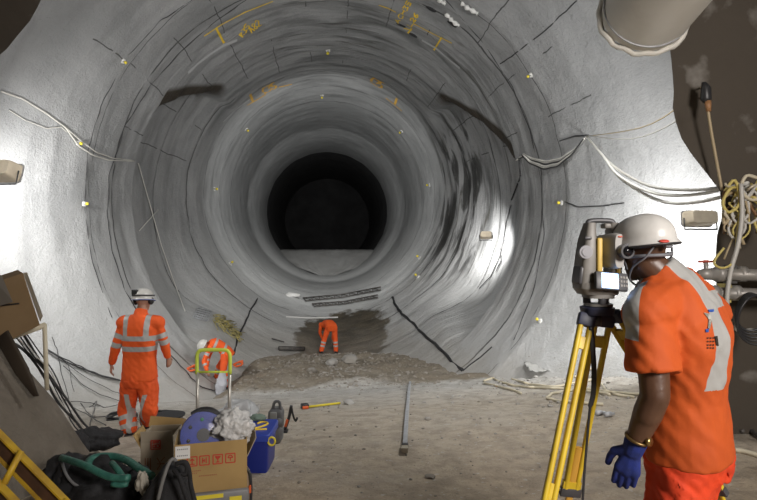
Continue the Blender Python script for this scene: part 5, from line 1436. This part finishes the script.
# grey pack and black stand behind the bin
M_pack = mat('grey_pack', (.10, .10, .105), .7, col2=(.16, .16, .16), nscale=9)
g = P(275, 436, 6.0); gq = ground(g.x, 6.0)
t = thing('tool_pack', 'dark grey upright tool pack standing behind the blue bin', 'tool pack', (g.x, 6.0, gq))
bm = bmesh.new(); loft(bm, [(V((g.x+.0, 6, gq)), V((.055, 0, 0)), V((0, .07, 0))), (V((g.x, 6, gq+.05)), V((.085, 0, 0)), V((0, .09, 0))), (V((g.x, 6, gq+.15)), V((.09, 0, 0)), V((0, .09, 0))), (V((g.x+.0, 6, gq+.19)), V((.07, 0, 0)), V((0, .08, 0)))], 22, p=3)
obj('lower_pouch', bm, M_pack, t)
bm = bmesh.new(); loft(bm, [(V((g.x, 6.02, gq+.17)), V((.085, 0, 0)), V((0, .08, 0))), (V((g.x+.01, 6.02, gq+.33)), V((.082, 0, 0)), V((0, .075, 0))), (V((g.x+.015, 6.02, gq+.37)), V((.055, 0, 0)), V((0, .06, 0)))], 22, p=4)
up = obj('upper_pouch', bm, M_pack, t)
bm = bmesh.new(); box(bm, V((g.x-.005, 5.94, gq+.30)), (.07, .02, .09), None, .008); obj('front_panel', bm, mat('pale_panel', (.26, .27, .26), .6), up)
bm = bmesh.new(); tube(bm, [V((g.x-.02, 5.98, gq+.36)), V((g.x-.0, 5.98, gq+.44)), V((g.x+.05, 5.98, gq+.44)), V((g.x+.06, 5.98, gq+.36))], .016, 8); obj('carry_handle', bm, M_pack, t)
bm = bmesh.new(); capsule(bm, V((g.x-.11, 5.93, gq+.19)), V((g.x+.05, 5.93, gq+.24)), .035, .045); obj('side_roll', bm, M_pack, t)
g = P(287, 424, 6.5); gq = ground(g.x, 6.5)
t = thing('hand_tool', 'small black and orange tool with a handle leaning up behind the grey tool pack', 'tool', (g.x, 6.5, gq))
bm = bmesh.new(); tube(bm, [V((g.x-.03, 6.5, gq+.02)), V((g.x+.02, 6.5, gq+.16)), V((g.x+.05, 6.5, gq+.31))], .018, 8); tube(bm, [V((g.x+.05, 6.5, gq+.31)), V((g.x+.07, 6.5, gq+.2)), V((g.x+.10, 6.5, gq+.13)), V((g.x+.12, 6.5, gq+.17))], .012, 8); obj('frame', bm, M_blackp, t)
bm = bmesh.new(); box(bm, V((g.x-.005, 6.49, gq+.11)), (.03, .03, .09), (0, .3, 0), .006); obj('orange_body', bm, M_orpl, t, label='orange body')
bm = bmesh.new(); box(bm, V((g.x-.05, 6.5, gq+.015)), (.12, .10, .03), None, .006); obj('foot', bm, M_blackp, t)
g0_ = on_ground(306, 409, 5); g1_ = on_ground(340, 405, 5)
t = thing('folding_rule', 'yellow rod with a black and orange end lying on the floor in the middle', 'measuring rod', (g0_+g1_)/2)
bm = bmesh.new(); cyl(bm, g0_+V((0, 0, .025)), g1_+V((0, 0, .025)), .017, n=10); obj('rod', bm, M_yel, t)
bm = bmesh.new(); box(bm, g0_+V((-.02, 0, .04)), (.11, .10, .07), (0, 0, .4), .01); obj('head', bm, M_blackp, t)
bm = bmesh.new(); box(bm, g0_+V((.0, -.06, .035)), (.09, .04, .04), (0, 0, .4), .008); obj('orange_end', bm, M_orpl, t, label='orange end')

# black reels and coils on the floor behind the walking worker
for (px, py, Y, R_, H_, lab) in ((169, 416, 7.6, .21, .10, 'flat black cable drum on the floor right of the walking worker'),):
    g = P(px, py, Y); g.z = ground(g.x, Y); t = thing('cable_drum', lab, 'cable drum', g)
    for k, z in ((0, .01), (1, H_)):
        bm = bmesh.new(); cyl(bm, g+V((0, 0, z)), g+V((0, 0, z+.015)), R_, n=36); obj('flange', bm, M_blackp, t, angle=35)
    bm = bmesh.new(); cyl(bm, g+V((0, 0, .02)), g+V((0, 0, H_)), R_*.8, n=36); obj('core', bm, M_dgrey, t, angle=35)
def coil(px, py, Y, R_, n_, r_, m, lab):
    g = P(px, py, Y); g.z = ground(g.x, Y)+r_; bm = bmesh.new(); pts = []
    for i in range(n_*16):
        a = i*2*PI/16; rr = R_*(1+.08*math.sin(i*.7)); pts.append(g+V((math.cos(a)*rr, math.sin(a)*rr*1.0, r_*1.5*(i/16)*.6+.01*math.sin(i*1.3))))
    tube(bm, pts, r_, 6, 2); o = obj('cable_coil', bm, m); tag(o, lab, 'cable coil')
coil(158, 409, 8.2, .23, 4, .014, M_blackp, 'black cable coil behind the flat black drum')
coil(122, 413, 8.4, .20, 4, .013, M_blackp, 'black cable coil on the floor left of the walking worker')
bm = blob('b', P(238, 402, 7.6), .22, .22, .13, M_film, .5, 3, 5); 
o = obj('clear_sack', bm, mat('dusty_film', (.60, .62, .64), .3, alpha=.55)); tag(o, 'clear dusty plastic sack on the floor behind the white bag', 'sack')
for v in o.data.vertices: v.co.z += ground(-1.9, 7.6)+.10-P(238, 402, 7.6).z

# ------------------------------------------------------------------ bag pile in the near left corner
M_blackf = mat('black_fabric', (.011, .011, .012), .85, col2=(.022, .022, .024), nscale=9, bump=.8, bscale=18, dist=.02)
def bag(px, py, Y, rx, ry, rz, seed, name, lab, m=M_blackf, cat='bag'):
    c = P(px, py, Y); bm = blob('b', c, rx, ry, rz, m, .5, 2.8, seed); o = obj(name, bm, m); tag(o, lab, cat); return o
bag(92, 440, 5.5, .22, .16, .10, 1, 'black_bag', 'crumpled black bag at the foot of the cable bundle, farthest of the pile')
bag(76, 447, 5.2, .10, .10, .16, 2, 'black_bag', 'narrow black bag leaning on the spoil bank')
bag(96, 500, 4.0, .30, .28, .24, 4, 'black_bag', 'large black bag under the green hose')
bag(68, 482, 4.15, .16, .2, .17, 6, 'black_bag', 'black bag against the spoil bank beside the yellow ladder')
bag(140, 488, 4.05, .10, .15, .14, 9, 'black_bag', 'small black bag between the green hose and the rucksack')
# rucksack
t = thing('rucksack', 'black rucksack with pale-edged straps in front of the cardboard box', 'rucksack', P(168, 520, 3.45))
bm = bmesh.new(); c = P(165, 500, 3.5)
loft(bm, [(c+V((.0, 0, -.26)), V((.20, 0, 0)), V((0, .14, 0))), (c+V((0, 0, -.05)), V((.19, 0, 0)), V((0, .13, 0))), (c+V((.03, 0, .12)), V((.12, 0, 0)), V((0, .09, 0))), (c+V((.05, 0, .22)), V((.05, 0, 0)), V((0, .05, 0)))], 26, p=2.6)
for v in bm.verts: v.co += V((noise.noise(v.co*7), 0, noise.noise(v.co*7+V((5, 0, 0)))))*.03
obj('pack_body', bm, M_blackf, t)
bm = bmesh.new(); tube(bm, [P(158, 500, 3.34), P(163, 480, 3.34), P(169, 463, 3.36), P(174, 459, 3.38), P(178, 466, 3.36)], .011, 8); pb = obj('strap', bm, mat('pale_edge', (.17, .17, .165), .7), t, label='pale-edged shoulder strap')
for q in ([P(176, 464, 3.34), P(185, 462, 3.34), P(189, 470, 3.34), P(191, 486, 3.34), P(196, 505, 3.34)], [P(174, 470, 3.33), P(180, 478, 3.3), P(184, 490, 3.3), P(190, 506, 3.3)], [P(181, 462, 3.35), P(187, 466, 3.34), P(186, 474, 3.34), P(180, 474, 3.34)]):
    bm = bmesh.new(); tube(bm, q, .014, 8); obj('strap', bm, M_blackf, t)
bm = blob('b', P(142, 482, 3.6), .035, .04, .07, M_white, .5, 3, 2); o = obj('pale_rag', bm, mat('grubby_rag', (.38, .35, .29), .9)); tag(o, 'grubby pale rag between the black bags', 'rag')
M_teal = mat('green_hose', (.05, .20, .15), .5, col2=(.03, .13, .10), nscale=25, bump=.5, bscale=60, dist=.01)
bm = bmesh.new(); tube(bm, [P(62, 458, 4.0), P(72, 461, 3.85), P(86, 466, 3.72), P(100, 473, 3.65), P(114, 478, 3.62), P(129, 478, 3.6)], .024, 10)
o = obj('hose', bm, M_teal); tag(o, 'green hose run lying straight across the large black bag', 'hose')
bm = bmesh.new(); tube(bm, [P(88, 466, 3.9), P(90, 460, 4.0), P(100, 456.5, 4.05), P(115, 456.5, 4.05), P(128, 461, 3.95), P(140, 469, 3.8), P(152, 476, 3.7)], .026, 10)
o = obj('hose', bm, M_teal); tag(o, 'green hose arched behind the straight green run', 'hose')
bm = bmesh.new(); tube(bm, [P(112, 463, 3.8), P(117, 469, 3.7), P(122, 476, 3.65), P(126, 484, 3.62), P(112, 484, 3.62)], .020, 10)
o = obj('hose', bm, M_teal); tag(o, 'short green hose end between the two longer green runs', 'hose')
bm = bmesh.new(); tube(bm, [P(62, 462, 4.0), P(66, 474, 3.9), P(74, 484, 3.85), P(84, 489, 3.8)], .010, 8)
o = obj('hose', bm, M_dgrey); tag(o, 'thin grey hose bowed over the left black bag', 'hose')

# yellow ladder-like frame at the lower left
M_yfr = mat('yellow_frame', (.60, .38, .02), .5, col2=(.42, .25, .03), nscale=9); M_rustw = mat('rust_web', (.10, .045, .02), .8, col2=(.06, .03, .015), nscale=9)
def rail(a, b, t):
    d = (b-a).normalized(); s = V((0, 1, 0)); s = (s-d*s.dot(d)).normalized(); w = d.cross(s); w = w if w.z > 0 else -w
    R = Matrix((d, s, w)).transposed(); L_ = (b-a).length; c = (a+b)/2
    bm = bmesh.new(); box(bm, c, (L_, .05, .010), R); box(bm, c+s*.0-w*.095, (L_, .05, .010), R); o = obj('rail', bm, M_yfr, t, smooth=False)
    bm = bmesh.new(); box(bm, c-w*.048, (L_, .008, .088), R); obj('rail_web', bm, M_rustw, o, smooth=False, label='rusty brown web')
t = thing('ladder_frame', 'yellow steel frame with rusty webs leaning in the bottom left corner', 'frame', P(100, 540, 3.1))
rail(P(-60, 373, 3.45), P(112, 548, 3.05), t); rail(P(-60, 423, 3.25), P(64, 552, 2.9), t)
for (a, b) in (((21, 451, 3.2), (4, 484, 3.1)), ((-22, 410, 3.3), (-42, 440, 3.2)), ((66, 500, 3.15), (44, 528, 3.0))):
    bm = bmesh.new(); tube(bm, [P(*a), P(*b)], .018, 8, sm=False); obj('rung', bm, M_yfr, t)
# tilted carton and its board on a small stand
t = thing('tilted_box', 'tilted brown cardboard box propped on a pale post at the left edge', 'box', P(20, 345, 4.9))
bm = bmesh.new(); fr = [P(-22, 288, 4.9), P(23, 273, 4.9), P(40, 325, 4.9), P(4, 343, 4.9), P(-6, 346, 4.9)]
for q, e in ((0, 0),):
    a = [bm.verts.new(p) for p in fr]; b_ = [bm.verts.new(p+V((-.19, .22, .02))) for p in fr]; n = len(a); bm.faces.new(a[::-1]); bm.faces.new(b_)
    for i in range(n): bm.faces.new((a[i], a[(i+1) % n], b_[(i+1) % n], b_[i]))
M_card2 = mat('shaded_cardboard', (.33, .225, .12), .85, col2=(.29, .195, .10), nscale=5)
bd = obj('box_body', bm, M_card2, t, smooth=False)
bm = bmesh.new(); a = [bm.verts.new(P(*q)) for q in ((23, 273, 4.9), (27, 272, 5.18), (43, 316, 5.18), (40, 322, 4.9))]; bm.faces.new(a); bmesh.ops.solidify(bm, geom=bm.faces[:], thickness=.006); obj('side_flap', bm, M_cardp, t, smooth=False)
bm = bmesh.new(); a = [bm.verts.new(P(*q)) for q in ((-20, 262, 4.8), (2, 276, 4.8), (13, 302, 4.78), (-8, 308, 4.85))]; bm.faces.new(a); bmesh.ops.solidify(bm, geom=bm.faces[:], thickness=.006); obj('front_flap', bm, mat('pale_flap', (.36, .33, .29), .8), t, smooth=False)
bm = bmesh.new(); box(bm, P(10, 304.5, 4.885), (.16, .004, .012), (0, -.12, 0)); obj('tape_slot', bm, M_blackp, bd, smooth=False)
t = thing('post_stand', 'pale steel post and arm holding the tilted cardboard box', 'stand', P(47, 388, 5.1))
bm = bmesh.new(); b_ = P(47, 388, 5.1); b_.z = min(b_.z, ground(b_.x, b_.y)); cyl(bm, P(44.5, 324, 5.1), P(47, 390, 5.1), .019, n=12); obj('post', bm, M_cream, t)
bm = bmesh.new(); cyl(bm, P(45, 325, 5.1), P(-10, 345, 5.1), .026, n=12); obj('arm', bm, M_cream, t)
bm = bmesh.new(); a, b_ = P(2, 335, 4.75), P(36, 396, 4.65); d = (b_-a).normalized()
loft(bm, [(a, V((.05, 0, .04)), V((0, .02, 0))), (a.lerp(b_, .6), V((.05, 0, .03)), V((0, .02, 0))), (b_, V((.02, 0, .0)), V((0, .015, 0)))], 12, p=4); o = obj('dark_plank', bm, mat('dark_timber', (.045, .032, .02), .8)); tag(o, 'dark timber plank lying on the spoil bank below the tilted box', 'plank')
# ------------------------------------------------------------------ lamps, light and camera
M_hous = mat('lamp_housing', (.80, .70, .54), .55, col2=(.70, .60, .46), nscale=8, metal=.1)
M_housf = mat('lamp_rim', (.55, .55, .55), .4, metal=.5)
M_glow = mat('lamp_glass', (.9, .95, 1), .3, emit=(.9, .96, 1), estr=14)
M_brk = mat('lamp_bracket', (.12, .12, .12), .5, metal=.5)
def floodlight(loc, d, w, h, label, power, spot, blend=.5, col=(1, .98, .95), roll=(0, 0, 1), side=None, group=None):
    t = thing('floodlight', label, 'lamp', loc)
    R = frame(d, roll); f = V(d).normalized()
    b = bmesh.new(); D = h*1.0
    u = R @ V((1, 0, 0)); w3 = R @ V((0, 0, 1))
    loft(b, [(V(loc)-f*D*.5, u*w*.42, w3*h*.36), (V(loc)-f*D*.3, u*w*.46, w3*h*.42), (V(loc)+f*D*.3, u*w*.5, w3*h*.48)], 24, p=6)
    obj('lamp_housing', b, M_hous, t, angle=30)
    b = bmesh.new(); loft(b, [(V(loc)+f*D*.28, u*w*.53, w3*h*.52), (V(loc)+f*D*.36, u*w*.53, w3*h*.52)], 24, p=7)
    obj('lamp_rim', b, M_housf, t, angle=30)
    b = bmesh.new(); loft(b, [(V(loc)+f*D*.355, u*w*.46, w3*h*.44), (V(loc)+f*D*.37, u*w*.46, w3*h*.44)], 24, p=7)
    obj('lamp_glass', b, M_glow, t, angle=30)
    b = bmesh.new()
    tube(b, [V(loc)+u*w*.55, V(loc)+u*w*.56-w3*h*.7, V(loc)-u*w*.56-w3*h*.7, V(loc)-u*w*.55], .012, 6, sm=False)
    obj('bracket', b, M_brk, t)
    l = bpy.data.lights.new('floodlight_beam', 'AREA'); l.shape = 'RECTANGLE'; l.size = w; l.size_y = h
    l.energy = power; l.color = col; l.spread = math.radians(spot)
    o = bpy.data.objects.new('floodlight_beam', l); COL.objects.link(o)
    o.location = V(loc)+f*D*.45
    o.rotation_euler = f.to_track_quat('-Z', 'Y').to_euler()
    return t
WORLD = bpy.data.worlds.new('air'); SC.world = WORLD; WORLD.use_nodes = True
WORLD.node_tree.nodes['Background'].inputs[0].default_value = (.75, .85, 1, 1)
WORLD.node_tree.nodes['Background'].inputs[1].default_value = 0.0

floodlight(P(4, 171, 9.0), V((.10, 1, -.30)), .46, .33, 'brown floodlight at the left edge, its white beam on the left wall', 150, 165)
floodlight(P(700, 218, 8.2), V((-.12, 1, -.12)), .46, .24, 'pale floodlight on the right pier beside the hanging cables', 170, 165)
floodlight(P(486, 235, 16.0), V((.25, 1, -.25)), .34, .22, 'small dark floodlight deep in the right side chamber', 60, 120)
# added unseen fill lights: behind camera, high left and right, mid-air in the drive
def area(name, loc, tgt, size, power, col, size_y=None, spread=170):
    l = bpy.data.lights.new(name, 'AREA'); l.energy = power; l.color = col; l.size = size
    l.shape = 'RECTANGLE'; l.size_y = size_y or size; l.spread = math.radians(spread)
    o = bpy.data.objects.new(name, l); COL.objects.link(o); o.location = loc
    o.rotation_euler = (V(tgt)-V(loc)).to_track_quat('-Z', 'Y').to_euler(); return o
area('fill_behind_camera', (2.9, -1.7, 3.3), (-.5, 12, 0.3), 1.2, 300, (1, .93, .88))
area('fill_high_left', (-4.8, 5.4, 4.0), (-.5, 14, -.8), .8, 340, (1, .99, .97))
area('fill_high_right', (2.7, 6.4, 5.1), (-1.6, 14, -.5), .8, 240, (1, .99, .97))
area('fill_middle', (-2.0, 19.6, 4.2), (-2.9, 34, 4.0), .6, 200, (1, .99, .96))  # added fill, hangs unsupported on the tunnel axis, turned away from view
area('fill_far', (-2.9, 30.5, 4.4), (-3.8, 41, 3.0), .6, 100, (1, .99, .96))  # second added fill on the axis, likewise unsupported and unseen

cam = bpy.data.cameras.new('camera'); co = bpy.data.objects.new('camera', cam); COL.objects.link(co)
co.location = (0, 0, CAMZ); co.rotation_euler = (PI/2, 0, 0)
cam.sensor_width = 36; cam.lens = 36*F/757; cam.clip_start = .05; cam.clip_end = 200
SC.camera = co
vs = SC.view_settings
SC.display_settings.display_device = 'sRGB'
vs.view_transform = 'Standard'; vs.look = 'None'; vs.gamma = 1; vs.use_curve_mapping = False
vs.exposure = 0.0
